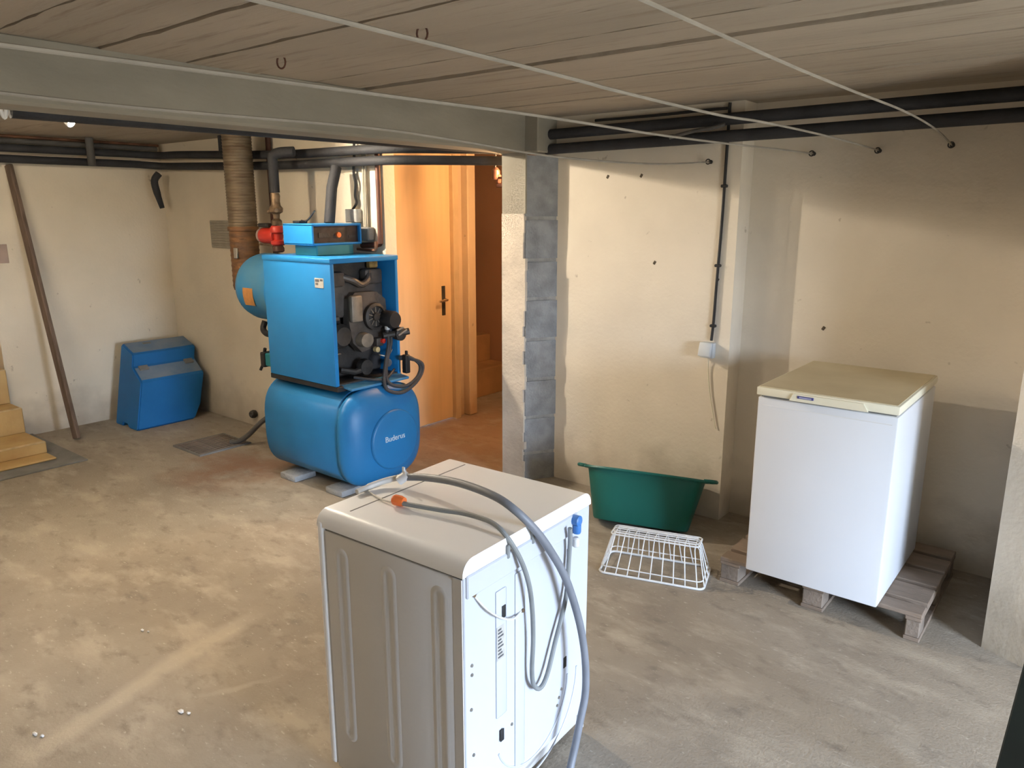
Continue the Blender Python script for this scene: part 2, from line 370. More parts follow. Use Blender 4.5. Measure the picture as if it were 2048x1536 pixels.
# stair hall
w = MB(); w.box((-4.67, YB + .1, 0), (-4.47, 4.05, CEIL)); w.box((-4.67, 4.05, 2.24), (-4.47, 4.80, CEIL)); w.box((-4.67, 4.80, 0), (-4.495, 4.90, CEIL)); w.box((-4.67, 4.90, 0), (-4.42, 5.0, CEIL), .008, 1)
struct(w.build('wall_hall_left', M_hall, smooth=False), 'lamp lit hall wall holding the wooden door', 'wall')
struct(MB().box((-8.0, 5.95, 0), (-2.7, 6.15, CEIL)).build('wall_hall_back', M_hallback, smooth=False), 'dim end wall of the stair hall, its shade put into the brown', 'wall')
w = MB(); w.box((-2.9, YA + .2, 0), (-2.7, 5.95, CEIL)); w.box((-8.2, 5.0, 0), (-8.0, 6.15, CEIL)); w.box((-8.0, 4.8, 0), (-4.67, 4.98, CEIL)); w.box((-4.9, YB + .1, 0), (-4.67, 3.75, CEIL))
struct(w.build('wall_hall_right', M_hall, smooth=False), 'plain wall closing the stair hall', 'wall')
# --- concrete beam and block pillar
bm_ = struct(MB().box((-3.2, -2.5, 2.15), (-3.0, 3.88, CEIL + .01), .012, 1).build('ceiling_beam', M_beam, smooth=False), 'grey concrete beam running under the planks to the block pillar', 'beam')
MB().box((-3.19, 3.86, 2.15), (-2.90, YT + .001, CEIL + .005), .008, 1).build('beam_end', M_beam, bm_, smooth=False)
pl = thing('wall_pillar', 'grey concrete block pillar with a pale rendered front edge under the beam', 'pillar', (-3.05, 3.95, 0)); pl['kind'] = 'structure'
zs = [0, .19, .443, .703, .972, 1.239, 1.488, 1.752, 2.148]
for i, (a, b) in enumerate(zip(zs, zs[1:])):
    j = random.uniform(-.004, .004)
    t_ = .012
    MB().prism([(-3.165, 3.885), (-3.003 + j, 3.875), (-2.888 + j, YT), (-3.165, YT + .15)], 'z', a + (t_ if i else 0), b - t_).build('block', M_block, pl, smooth=False)
w = MB()
for i, z in enumerate(zs[1:-1]):
    w.prism([(-3.16, 3.89), (-3.012, 3.885), (-2.897, YT), (-3.16, YT + .14)], 'z', z - .0125 , z + .0125)
w.build('mortar_joints', M_mortar, pl, smooth=False)
w = MB()
random.seed(3)
zz = 0.
while zz < 1.775:
    z2 = min(zz + random.uniform(.05, .11), 1.78); e = random.uniform(-.012, .010)
    w.box((-3.19, 3.862, zz), (-3.005 + e, 3.886, z2)); zz = z2
w.build('render_facing', M_render, pl, smooth=False)
MB().box((-3.19, 3.866, 1.78), (-3.0, 3.886, 2.149)).build('bare_facing', M_beam, pl, smooth=False)

# ================================================================== stair hall: door, steps, lamp
d = thing('door_1', 'varnished wooden door lit orange by the hall lamp', 'door', (-4.47, 4.4, 0)); d['kind'] = 'structure'
MB().box((-4.53, 4.065, .012), (-4.475, 4.735, 2.215), .003, 1).build('door_leaf', M_door, d)
w = MB(); w.box((-4.54, 4.735, 0), (-4.435, 4.80, 2.25), .004, 1); w.box((-4.54, 4.03, 0), (-4.435, 4.07, 2.25), .004, 1); w.box((-4.54, 4.07, 2.212), (-4.44, 4.735, 2.25), .003, 1)
w.build('door_frame', M_frame, d)
w = MB().box((-4.477, 4.617, .93), (-4.468, 4.657, 1.18), .004, 2)
w.build('handle_plate', M_iron, d)
w = MB(); w.tube(spline([(-4.47, 4.637, 1.065), (-4.43, 4.637, 1.065), (-4.415, 4.615, 1.064), (-4.415, 4.53, 1.060)], 5), .010, 8)
w.build('door_handle', M_chrome, d)
MB().box((-4.478, 4.63, .985), (-4.464, 4.645, 1.01), .003, 1).build('key_hole', M_black, d)
st = thing('staircase', 'dim concrete stairs climbing behind the lamp lit door', 'stairs', (-5.2, 5.5, 0))
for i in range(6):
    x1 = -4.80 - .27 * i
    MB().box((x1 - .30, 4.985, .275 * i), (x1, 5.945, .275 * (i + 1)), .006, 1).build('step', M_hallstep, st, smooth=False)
hl = thing('hanging_lamp', 'brown lamp holder hanging from a cable behind the pillar', 'lamp', (-3.56, 4.3, CEIL))
MB().tube(spline([(-3.60, 4.3, CEIL), (-3.605, 4.3, 2.2), (-3.61, 4.3, 2.09)], 4), .006, 6).build('cable', M_black, hl)
w = MB(); w.lathe([(.012, 0), (.03, -.02), (.034, -.07), (.028, -.085)], (-3.605, 4.3, 2.10), 'z', 14)
w.build('lamp_holder', M_brown, hl)
w = MB(); w.box((-3.595, 4.285, 1.96), (-3.50, 4.32, 1.99), .005, 1); w.box((-3.595, 4.285, 1.99), (-3.57, 4.32, 2.05), .004, 1); w.box((-3.59, 4.285, 2.02), (-3.40, 4.31, 2.035), .003, 1)
w.build('bracket', M_brown, hl)
w = MB().lathe([(.001, -.05), (.022, -.045), (.03, -.02), (.028, .0), (.015, .025), (.001, .03)], (-3.37, 4.3, 2.06), 'z', 14)
w.build('bulb', M_hallb, hl)

# ================================================================== yellow steps at the far left and grey pad
struct(MB().box((-6.83, .85, 0), (-5.78, 2.19, .012), .003, 1).build('trim_1', M_kerb, smooth=False), 'dark grey painted pad around the foot of the yellow steps', 'floor pad')
ys_ = thing('yellow_steps', 'yellow painted concrete steps entering through the cream wall', 'stairs', (-6.4, 1.4, .012))
for i, (xa, xb, z0, z1, yr) in enumerate(((-6.82, -5.95, .012, .028, 2.045), (-6.83, -6.12, .028, .115, 2.045), (-6.95, -6.50, .115, .312, 2.042), (-7.2, -6.73, .312, .585, 2.040), (-8.38, -6.98, .585, .80, 2.038))):
    s_ = MB().box((xa, .92, z0), (xb, yr, z1), .006, 1).build('step', M_step, ys_, smooth=False)
    if i: MB().box((xb - .03, .93, z1 - .006), (xb + .003, yr - .004, z1 + .003), .003, 1).build('worn_nosing', M_nosing, s_, smooth=False)

# ================================================================== boiler
bo = thing('boiler', 'blue heating boiler with open burner front beside the orange lit door', 'boiler', (-4.1, 3.15, .09))
X0, X1, Y0, Y1 = -4.44, -3.74, 2.90, 3.45
# lower tank: rounded-square drum lying along X
def sup(cx, cy, rx, ry, e, n=48):
    out = []
    for k in range(n):
        a = 2 * math.pi * k / n; c, s = math.cos(a), math.sin(a)
        out.append((cx + rx * math.copysign(abs(c) ** (2 / e), c), cy + ry * math.copysign(abs(s) ** (2 / e), s)))
    return out
def loft(rings, name, m, parent, caps=True, angle=35):
    b = MB(); V = [[b.bm.verts.new(p) for p in r] for r in rings]
    for A, B in zip(V, V[1:]):
        for k in range(len(A)): b.bm.faces.new((A[k], A[(k + 1) % len(A)], B[(k + 1) % len(B)], B[k]))
    if caps: b.bm.faces.new(V[0][::-1]); b.bm.faces.new(V[-1])
    return b.build(name, m, parent, True, angle)
TC, TZ = 3.185, .372
def tring(x, ry, rz, e=3.2): return [(x, y, z) for y, z in sup(TC, TZ, ry, rz, e)]
loft([tring(-4.50, .20, .19, 3), tring(-4.515, .27, .26), tring(-4.50, .315, .312), tring(-4.47, .335, .327), tring(-3.72, .335, .327), tring(-3.712, .330, .310), tring(-3.705, .330, .310)], 'tank', M_blue2, bo, angle=50)
loft([tring(-3.706, .322, .302), tring(-3.69, .340, .328), tring(-3.665, .340, .328), tring(-3.64, .330, .311), tring(-3.61, .30, .285, 2.9), tring(-3.585, .255, .245, 2.6), tring(-3.573, .21, .20, 2.2), tring(-3.570, .05, .05, 2)], 'tank_end_cover', M_blue2, bo, angle=60)
w = MB().lathe([(.001, .0), (.175, .0), (.193, .006), (.200, .016), (.196, .026), (.185, .031), (.001, .033)], (-3.585, 3.215, .345), 'x', 48)
w.build('emblem_disc', M_blue2, bo, angle=50)
Mx = Matrix.Translation((-3.551, 3.205, .36)) @ Matrix.Rotation(R(90), 4, 'Z') @ Matrix.Rotation(R(90), 4, 'X')
text_mesh('Buderus', .052, .002, 'lettering', M_letter, bo, Mx)
MB().box((X0 - .01, Y0 + .005, .688), (X1 + .01, Y1, .722), .004, 1).build('base_frame', M_black, bo)
MB().box((X1 - .05, Y0 + .05, .705), (X1 + .09, Y1 - .01, .722), .004, 1, rot=Matrix.Rotation(R(6), 3, 'Y')).build('front_shelf', M_blued, bo)
# casing
w = MB(); w.box((X0, Y0, .722), (X1, Y0 + .03, 1.512), .006, 2); w.build('side_panel', M_blue, bo)
w = MB(); w.box((X0, Y1 - .025, .722), (X1, Y1, 1.512), .006, 2); w.build('side_panel', M_blue, bo)
MB().box((X0, Y0 + .031, .722), (X0 + .02, Y1 - .026, 1.51), .002, 1).build('back_panel', M_blue, bo)
MB().box((X0 - .004, Y0 - .004, 1.484), (X1 + .004, Y1 + .004, 1.516), .006, 2).build('top_panel', M_blue, bo)
MB().box((X0 + .1, Y0 + .032, .722), (X1 - .01, Y1 - .027, .735)).build('bottom_plate', M_iron, bo)
p_ = MB().box((-3.895, Y0 - .002, 1.335), (-3.808, Y0 + .001, 1.395), .001, 1).build('rating_plate', M_paper, bo)
w = MB(); w.box((-3.888, Y0 - .003, 1.372), (-3.85, Y0 - .0015, 1.388)); w.box((-3.84, Y0 - .003, 1.378), (-3.815, Y0 - .0015, 1.39)); w.box((-3.885, Y0 - .003, 1.353), (-3.86, Y0 - .0015, 1.366)); w.build('plate_print', M_ink, p_)
# burner inside the open front: boiler door, casting, fan housing, motor, cables
MB().box((X0 + .3, Y0 + .035, .74), (-3.90, Y1 - .03, 1.48), .01, 1).build('furnace_door', M_iron, bo)
w = MB()
for y, z in ((2.985, 1.42), (3.10, 1.42), (3.25, 1.42), (3.40, 1.415)):
    pass
w.box((-3.90, 2.96, 1.33), (-3.83, 3.09, 1.425), .02, 2); w.box((-3.90, 3.25, 1.33), (-3.83, 3.40, 1.43), .02, 2); w.box((-3.90, 2.955, 1.13), (-3.855, 3.42, 1.36), .02, 2)
w.build('door_lugs', M_cast, bo)
w = MB(); w.tube(spline([(-3.85, 3.08, 1.39), (-3.82, 3.14, 1.365), (-3.82, 3.20, 1.335), (-3.825, 3.26, 1.36), (-3.85, 3.29, 1.41)], 5), .022, 10); w.build('latch_bar', M_cast, bo)
loft([[(x, y, z) for y, z in [(3.075, 1.10), (3.085, 1.25), (3.13, 1.29), (3.31, 1.285), (3.385, 1.23), (3.40, 1.06), (3.33, .93), (3.17, .90), (3.10, .97)]] for x in (-3.86, -3.80)] , 'burner_housing', M_cast, bo, angle=30)
MB().box((-3.805, 3.075, 1.105), (-3.765, 3.165, 1.275), .012, 2).build('ignition_cover', M_cast2, bo)
w = MB().lathe([(.001, 0), (.085, 0), (.09, .012), (.088, .03), (.07, .038), (.066, .02), (.03, .022), (.026, .04), (.001, .042)], (-3.80, 3.275, 1.125), 'x', 28)
w.build('fan_inlet', M_iron, bo)
w = MB()
for k in range(10):
    a = 2 * math.pi * k / 10
    w.box((-3.80, 3.272, 1.15), (-3.772, 3.278, 1.188), rot=Matrix.Rotation(a, 3, 'X'), piv=(-3.79, 3.275, 1.125))
w.build('fan_fins', M_cast2, bo)
w = MB().lathe([(.001, 0), (.055, 0), (.06, .01), (.06, .10), (.05, .12), (.001, .122)], (-3.80, 3.36, 1.10), 'x', 20); w.build('fan_motor', M_black, bo)
w = MB().lathe([(.001, 0), (.05, 0), (.055, .02), (.05, .07), (.001, .075)], (-3.81, 3.17, .985), 'x', 20, .9); w.build('oil_pump', M_cast2, bo)
w = MB().lathe([(.001, 0), (.075, 0), (.08, .02), (.06, .05), (.001, .055)], (-3.85, 3.03, 1.02), 'x', 20); w.build('air_damper', M_iron, bo)
MB().box((-3.80, 3.255, .93), (-3.75, 3.315, .985), .008, 2).build('control_block', M_cast, bo)
w = MB().lathe([(.001, 0), (.016, 0), (.016, .02), (.001, .022)], (-3.75, 3.30, .965), 'x', 14); w.build('reset_button', M_red, bo)
w = MB().lathe([(.001, 0), (.018, 0), (.018, .03), (.001, .032)], (-3.76, 3.245, .915), 'x', 14); w.build('brass_plug', mat('pale_brass', (.72, .60, .33), .35, .3, .05, 10), bo)
w = MB(); w.box((-3.74, 3.315, 1.035), (-3.715, 3.343, 1.082), .004, 1); w.box((-3.74, 3.348, 1.04), (-3.715, 3.372, 1.085), .004, 1); w.build('plug_connector', M_socket, bo)
w = MB(); w.box((-3.72, 3.345, 1.10), (-3.70, 3.385, 1.112), .003, 1, rot=Matrix.Rotation(R(30), 3, 'X')); w.box((-3.72, 3.35, 1.125), (-3.70, 3.375, 1.15), .004, 1, rot=Matrix.Rotation(R(-30), 3, 'X')); w.build('clip', M_socket, bo)
w = MB().lathe([(.001, 0), (.042, 0), (.045, .02), (.045, .05), (.03, .06), (.001, .06)], (-3.72, 3.40, 1.005), 'x', 18); w.tube([(-3.74, 3.30, 1.0), (-3.68, 3.40, 1.01), (-3.65, 3.45, 1.02)], .022, 10)
w.build('gas_valve', M_iron, bo)
w = MB(); w.tube([(-3.66, 3.36, 1.0), (-3.65, 3.43, 1.03)], .008, 8); w.tube([(-3.66, 3.35, 1.035), (-3.65, 3.40, 1.05)], .007, 8); w.build('valve_pin', M_steel, bo)
for z0, z1, y0 in ((.95, .975, 2.955), (1.12, 1.15, 2.955), (.90, .915, 2.97)): MB().box((-3.87, y0, z0), (-3.82, 3.02, z1), .005, 1).build('hinge_bracket', M_cast, bo)
w = MB().lathe([(.001, 0), (.05, 0), (.055, .015), (.05, .05), (.001, .055)], (-3.83, 3.19, .80), 'x', 18); w.tube([(-3.84, 3.02, .80), (-3.80, 3.10, .78), (-3.80, 3.2, .79)], .02, 8); w.build('flue_cleaning_cover', M_iron, bo)
w = MB().lathe([(.001, 0), (.024, 0), (.026, .02), (.001, .022)], (-3.80, 3.38, .80), 'x', 14); w.tube(spline([(-3.80, 3.31, .865), (-3.78, 3.37, .85), (-3.78, 3.41, .89)], 4), .006, 6); w.build('inspection_port', M_steel, bo)
w = MB(); w.box((-3.88, 3.30, 1.435), (-3.84, 3.37, 1.48), .006, 1); w.build('insulation_wad', mat('glass_wool', (.34, .22, .07), .95, 0, .3, 30), bo)
for k, pts in enumerate((
    [(-3.74, 3.33, 1.06), (-3.70, 3.31, .95), (-3.67, 3.25, .83), (-3.63, 3.20, .72), (-3.60, 3.21, .665), (-3.575, 3.30, .64), (-3.57, 3.41, .68), (-3.59, 3.50, .74), (-3.60, 3.51, .80), (-3.65, 3.46, .83), (-3.72, 3.42, .83)],
    [(-3.74, 3.36, 1.06), (-3.70, 3.33, .95), (-3.68, 3.27, .83), (-3.64, 3.23, .735), (-3.61, 3.26, .69), (-3.59, 3.36, .675), (-3.59, 3.46, .72), (-3.61, 3.50, .79), (-3.66, 3.45, .845), (-3.72, 3.42, .84)],
    [(-3.75, 3.05, .76), (-3.66, 3.15, .74), (-3.66, 3.25, .735), (-3.72, 3.37, .765)])):
    MB().tube(spline(pts, 6), .0115 if k < 2 else .009, 8).build('burner_cable', M_cabl, bo)
w = MB(); w.box((-3.70, 3.42, .735), (-3.655, 3.46, .86), .006, 1); w.box((-3.69, 3.44, .86), (-3.67, 3.455, .885), .003, 1); w.build('cable_plug', M_black, bo)
# control box on top
MB().box((-4.26, 3.03, 1.515), (-4.03, 3.33, 1.588), .006, 1).build('control_plinth', M_teal, bo)
w = MB(); t_ = .014
w.box((-4.33, 2.995, 1.583), (-4.02, 3.395, 1.583 + t_), .004, 1); w.box((-4.33, 2.995, 1.717 - t_), (-4.02, 3.395, 1.717), .004, 1)
w.box((-4.33, 2.995, 1.585), (-4.02, 2.995 + t_, 1.716), .004, 1); w.box((-4.33, 3.395 - t_, 1.585), (-4.02, 3.395, 1.716), .004, 1); w.box((-4.33, 3.0, 1.586), (-4.315, 3.39, 1.715))
cb = w.build('control_box', M_blue, bo)
MB().box((-4.31, 3.008, 1.597), (-4.045, 3.382, 1.703)).build('control_face', mat('control_face_dark', (.035, .025, .024), .35, 0, .3, 25), cb)
w = MB().lathe([(.001, 0), (.019, 0), (.017, .014), (.001, .016)], (-4.045, 3.215, 1.645), 'x', 18); w.build('control_knob', M_orange, cb)
for y0, y1, z0, z1 in ((3.06, 3.15, 1.63, 1.66), (3.30, 3.36, 1.625, 1.64)): MB().box((-4.046, y0, z0), (-4.042, y1, z1)).build('dial_panel', M_iron, cb)
# drum collar (smoke box) at the back left, flue stub on it
w = MB().lathe([(.001, 0), (.12, .002), (.19, .012), (.226, .04), (.238, .09), (.238, .46), (.001, .46)], (-4.93, 3.185, 1.265), 'x', 44); w.build('smoke_drum', M_blued, bo, angle=50)
w = MB().lathe([(.240, 0), (.243, .0), (.243, .045), (.240, .045)], (-4.52, 3.185, 1.245), 'x', 44); w.build('drum_band', M_blue, bo)
w = MB()
for k in range(7):
    a = R(158 + 5.2 * k); a2 = R(158 + 5.2 * (k + 1))
    q = [(-4.78, 3.185 + .2395 * math.cos(t), 1.245 - .2395 * math.sin(t) * -1 if False else 1.245 - .2395 * math.sin(t - math.pi) * -1) for t in (a, a2)]
    A, B = q
    vs = [w.bm.verts.new(A), w.bm.verts.new(B), w.bm.verts.new((-4.66, B[1], B[2])), w.bm.verts.new((-4.66, A[1], A[2]))]
    w.bm.faces.new(vs)
bmesh.ops.remove_doubles(w.bm, verts=w.bm.verts[:], dist=1e-5)
bmesh.ops.solidify(w.bm, geom=w.bm.faces[:], thickness=-.002)
w.build('drum_label', M_orlab, bo)
w = MB().tube(spline([(-4.80, 3.12, 1.02), (-4.80, 3.10, .965), (-4.72, 3.08, .94), (-4.60, 3.08, .95), (-4.46, 3.10, .98)], 4), .022, 10); w.build('drum_drain', M_black, bo)
w = MB(); w.box((-4.62, 2.98, .735), (-4.44, 3.05, .825), .006, 1); w.build('drain_cock', M_teal, bo)
w = MB(); w.box((-4.665, 2.97, .725), (-4.62, 3.06, .83), .006, 1); w.tube([(-4.65, 3.0, .83), (-4.64, 3.0, .855)], .012, 8); w.tube([(-4.66, 2.98, .73), (-4.67, 2.97, .70)], .01, 8); w.build('cock_handle', M_black, bo)
w = MB(); w.box((-4.50, 3.0, .69), (-4.45, 3.08, .735), .004, 1); w.build('rear_bracket', M_brown, bo)

# supporting blocks
cb0 = None
for i, (x, y) in enumerate(((-4.27, 2.945), (-3.80, 2.965), (-4.27, 3.36), (-3.80, 3.36))):
    lab = ('grey block under the front of the blue tank, by the rust stain', 'grey block under the front of the blue tank, by its round end', 'grey block under the wall side of the blue tank, by the drain', 'grey block under the wall side of the blue tank, by the orange door')[i]
    b = MB().box((x - .085, y - .085, 0), (x + .085, y + .09, .042), .008, 2).build('concrete_block', M_block)
    tag(b, lab, 'block', 'blocks under the boiler tank')

# flue pipe
fl = thing('flue_pipe', 'rusty ribbed metal flue pipe rising behind the boiler to the ceiling', 'pipe', (-5.155, 3.225, 1.25))
FX, FY = -5.155, 3.225
prof = []
z = 1.65
while z < 2.34:
    prof += [(.102, z), (.1055, z + .006), (.102, z + .012)]; z += .021
prof.append((.102, CEIL - .002))
MB().lathe(prof, (FX, FY, 0), 'z', 28).build('ribbed_pipe', M_flue, fl, angle=60)
prof = [(.097, 1.22)]
z = 1.24
while z < 1.65:
    prof += [(.103, z), (.106, z + .012), (.103, z + .024)]; z += .037
prof.append((.101, 1.665))
MB().lathe(prof, (FX, FY, 0), 'z', 28).build('rusty_collar', M_rust, fl, angle=60)
MB().lathe([(.108, 1.652), (.112, 1.655), (.112, 1.682), (.108, 1.685)], (FX, FY, 0), 'z', 28).build('clamp_band', M_rust, fl)
MB().box((FX + .02, FY - .110, 1.455), (FX + .06, FY - .092, 1.535), .004, 1).build('foil_patch', M_chrome, fl)

# ================================================================== things on and by the boiler wall
g = thing('vent_grille', 'square grey ventilation grille on the boiler wall', 'vent', (-5.88, YB, 1.6))
MB().box((-6.06, YB - .022, 1.495), (-5.70, YB - .001, 1.72), .004, 1).build('grille_frame', M_grille, g)
n0 = None
for k in range(10):
    z = 1.513 + k * .0205
    if n0 is None: n0 = MB().box((-6.045, YB - .030, z), (-5.715, YB - .020, z + .011), .002, 1, rot=Matrix.Rotation(R(-25), 3, 'X')).build('louvre', M_grille, g)
    else: dup(n0, g, Matrix.Translation((0, 0, .0205 * k)))
pu = thing('circulation_pump', 'red circulation pump below a brass valve on the heating pipe', 'pump', (-4.72, 3.25, 1.6))
w = MB().lathe([(.001, 0), (.052, 0), (.056, .01), (.056, .15), (.05, .165), (.001, .168)], (-4.86, 3.20, 1.625), 'x', 24); w.build('pump_motor', M_red, pu)
w = MB().lathe([(.001, 0), (.052, .002), (.054, .03), (.001, .03)], (-4.885, 3.20, 1.625), 'x', 24); w.build('pump_cap', mat('pump_cap_grey', (.45, .33, .30), .5, .2, .1, 10), pu)
MB().box((-4.87, 3.16, 1.685), (-4.745, 3.24, 1.712), .006, 1).build('terminal_box', M_black, pu)
w = MB(); w.lathe([(.04, 0), (.05, .01), (.05, .03), (.03, .04), (.03, .08), (.05, .09), (.05, .12), (.04, .136)], (-4.69, 3.20, 1.56), 'z', 18); w.build('pump_body', M_red, pu)
w = MB(); w.tube([(-4.87, 3.17, 1.565), (-4.70, 3.17, 1.56)], .008, 8); w.build('vent_tube', M_brass, pu)
w = MB(); w.lathe([(.02, 1.701), (.036, 1.70), (.036, 1.73), (.022, 1.745), (.024, 1.775), (.046, 1.79), (.05, 1.815), (.034, 1.835), (.03, 1.86), (.034, 1.90), (.028, 1.92)], (-4.69, 3.20, 0), 'z', 16)
w.tube([(-4.69, 3.20, 1.805), (-4.63, 3.16, 1.80)], .014, 8); w.tube([(-4.69, 3.20, 1.805), (-4.745, 3.17, 1.79)], .012, 8)
tag(w.build('valve', M_brass), 'tarnished brass valve between black foam pipe and red pump', 'valve')
w = MB(); w.lathe([(.028, 1.512), (.04, 1.52), (.04, 1.54), (.028, 1.565)], (-4.69, 3.20, 0), 'z', 14); w.build('lower_union', M_brown, pu)
def pipe(name, pts, r, m, label, group=None, cat='pipe', n=12):
    return tag(MB().tube(pts, r, n).build(name, m), label, cat, group)
G = 'black insulated heating pipes'
pipe('insulated_pipe', spline([(-6.66, -.4, 2.245), (-6.66, 2.9, 2.262), (-6.66, 3.2, 2.262), (-6.655, 3.29, 2.262), (-6.62, 3.36, 2.26), (-6.53, 3.388, 2.258), (-6.2, 3.39, 2.25), (-4.9, 3.395, 2.195), (-3.9, 3.425, 2.187), (-3.60, 3.60, 2.187), (-3.305, 4.03, 2.192)], 6), .030, M_foam, 'upper black foam pipe running along the cream wall and over the boiler', G)
pipe('insulated_pipe', spline([(-6.68, -.4, 2.172), (-6.68, 2.9, 2.182), (-6.68, 3.2, 2.182), (-6.675, 3.29, 2.18), (-6.63, 3.36, 2.175), (-6.54, 3.388, 2.17), (-6.2, 3.39, 2.158), (-4.9, 3.395, 2.120), (-3.9, 3.425, 2.115), (-3.60, 3.60, 2.115), (-3.305, 4.03, 2.12)], 6), .030, M_foam, 'lower black foam pipe running along the cream wall and over the boiler', G)
pipe('insulated_pipe', [(-3.242, 1.12, 2.157), (-3.242, 3.92, 2.180)], .030, M_foam, 'black foam pipe hung along the side of the concrete beam', G)
pipe('insulated_pipe', [(-2.93, 3.99, 2.262), (-.25, 3.99, 2.283), (DX - .02, 3.0, 2.283)] if False else [(-2.93, 3.99, 2.260), (-.05, 3.99, 2.285)], .031, M_foam, 'upper black foam pipe above the freezer alcove', G)
pipe('insulated_pipe', [(-2.93, 3.99, 2.172), (-.05, 3.99, 2.200)], .031, M_foam, 'lower black foam pipe above the freezer alcove', G)
pipe('insulated_pipe', [(-4.69, 3.20, 1.922)] + spline([(-4.69, 3.20, 2.12), (-4.685, 3.20, 2.165), (-4.65, 3.235, 2.190), (-4.57, 3.292, 2.195)], 5), .034, M_foam, 'black foam pipe rising from the brass valve and bending into the run over the boiler', G)
pipe('insulated_pipe', [(-4.21, 3.28, 1.718), (-4.215, 3.32, 1.95), (-4.22, 3.37, 2.084)], .036, M_foam, 'upright black foam pipe standing on the boiler control box', G)
pipe('insulated_pipe', spline([(-6.60, 3.36, 2.11), (-6.63, 3.33, 2.05), (-6.625, 3.34, 1.95), (-6.60, 3.36, 1.82)], 4), [.03] * 9 + [.026, .024, .022, .020], M_foam, 'black foam pipe end hanging in the corner above the blue hood', G)
pipe('insulated_pipe', [(-6.596, 2.815, CEIL - .004), (-6.596, 2.815, 2.15)], .030, M_foam2, 'upright dark grey pipe crossing the runs on the cream wall', G)
pipe('insulated_pipe', [(-5.62, 3.38, CEIL - .004), (-5.62, 3.38, 2.25)], .022, M_foam, 'upright black pipe beside the flue at the ceiling', G)
pipe('grey_pipe', [(-6.72, -.4, 2.305), (-6.72, 3.42, 2.320)], .020, M_foam2, 'thin grey pipe above the black foam runs on the cream wall')
pipe('brown_pipe', [(-6.74, -.4, 2.352), (-6.74, 3.45, 2.350)], .012, M_copper, 'thin rust brown pipe just under the ceiling at the cream wall')
pipe('brown_pipe', [(-5.13, 3.47, 1.25), (-5.13, 3.47, 2.36)], .020, M_brown, 'upright brown pipe between the flue and the brass valve')
pipe('brown_pipe', spline([(-3.935, 3.478, CEIL - .004), (-3.93, 3.478, 2.0), (-3.93, 3.478, 1.62), (-3.937, 3.478, 1.585), (-3.985, 3.478, 1.572), (-4.12, 3.478, 1.566)], 6), .018, M_brown, 'brown pipe going down the wall end beside the orange door')
pipe('brown_pipe', spline([(-4.10, 3.42, 1.545), (-3.95, 3.42, 1.54), (-3.915, 3.42, 1.545), (-3.91, 3.42, 1.60)], 5), .010, M_copper, 'thin copper bend below the grey box behind the boiler')
w = MB().box((-4.25, YB - .055, 1.72), (-4.13, YB - .001, 1.81), .005, 1); tag(w.build('junction_box', M_paper), 'pale grey junction box on the wall behind the control box', 'box')
w = MB().box((-4.115, YB - .06, 1.60), (-4.005, YB - .001, 1.69), .006, 1); tag(w.build('junction_box', M_kerb), 'dark grey box on the wall beside the control box', 'box')
w = MB().tube(spline([(-4.16, YB - .02, CEIL - .01), (-4.15, YB - .03, 2.18), (-4.165, YB - .03, 2.05), (-4.145, YB - .035, 1.98), (-4.16, YB - .03, 1.90), (-4.15, YB - .03, 1.85), (-4.20, YB - .03, 1.80)], 5), .009, 6)
tag(w.build('wall_cable', M_black), 'knotted black cable hanging down to the pale junction box', 'cable')
w = MB(); w.tube([(-4.07, YB - .02, CEIL - .01), (-4.075, YB - .03, 1.69)], .010, 8); w.tube([(-4.045, YB - .02, CEIL - .01), (-4.06, YB - .03, 1.69)], .008, 8)
tag(w.build('cable_conduit', M_grille), 'pair of thin grey conduits going down to the dark grey box', 'conduit')
w = MB(); w.tube(spline([(-4.30, 3.12, 1.735), (-4.26, 3.14, 1.737), (-4.20, 3.16, 1.80)], 4), .006, 6); w.box((-4.34, 3.08, 1.718), (-4.27, 3.15, 1.735), .004, 1)
tag(w.build('sensor_lead', M_black), 'small black sensor lead lying on the control box', 'cable')
# hose, stub and drain
ho = tag(MB().tube(spline([(-5.30, 3.06, .028), (-5.24, 3.09, .034), (-5.16, 3.13, .09), (-5.05, 3.18, .20), (-4.95, 3.22, .27), (-4.80, 3.26, .33), (-4.56, 3.28, .36)], 6), .020, 10).build('drain_hose', M_foam2), 'grey drain hose from the floor grate up to the tank', 'hose')
w = MB(); w.lathe([(.001, 0), (.030, 0), (.032, -.04), (.024, -.05), (.001, -.03)], (-5.62, YB - .003, .11), 'y', 18); w.lathe([(.034, -.01), (.036, -.02), (.034, -.03)], (-5.62, YB - .003, .11), 'y', 18)
tag(w.build('pipe_stub', M_iron), 'short black pipe stub low on the wall behind the grate', 'pipe')
gr = thing('floor_grate', 'steel floor drain grate by the boiler wall', 'grate', (-5.41, 2.96, 0))
MB().box((-5.60, 2.76, 0), (-5.22, 3.17, .004)).build('grate_pit_dark', M_black, gr, smooth=False)  # black sheet painting the darkness of the pit below the bars
w = MB(); w.box((-5.61, 2.75, 0), (-5.595, 3.18, .014)); w.box((-5.225, 2.75, 0), (-5.21, 3.18, .014)); w.box((-5.595, 2.75, 0), (-5.225, 2.763, .014)); w.box((-5.595, 3.167, 0), (-5.225, 3.18, .014)); w.build('grate_frame', M_kerb, gr, smooth=False)
M_bar = mat('rusty_steel_bar', (.27, .22, .19), .6, .3, .2, 12)
b0 = MB().box((-5.582, 2.763, .006), (-5.566, 3.167, .016), .002, 1).build('bar', M_bar, gr)
for k in range(1, 10): dup(b0, gr, Matrix.Translation((.0375 * k, 0, 0)))

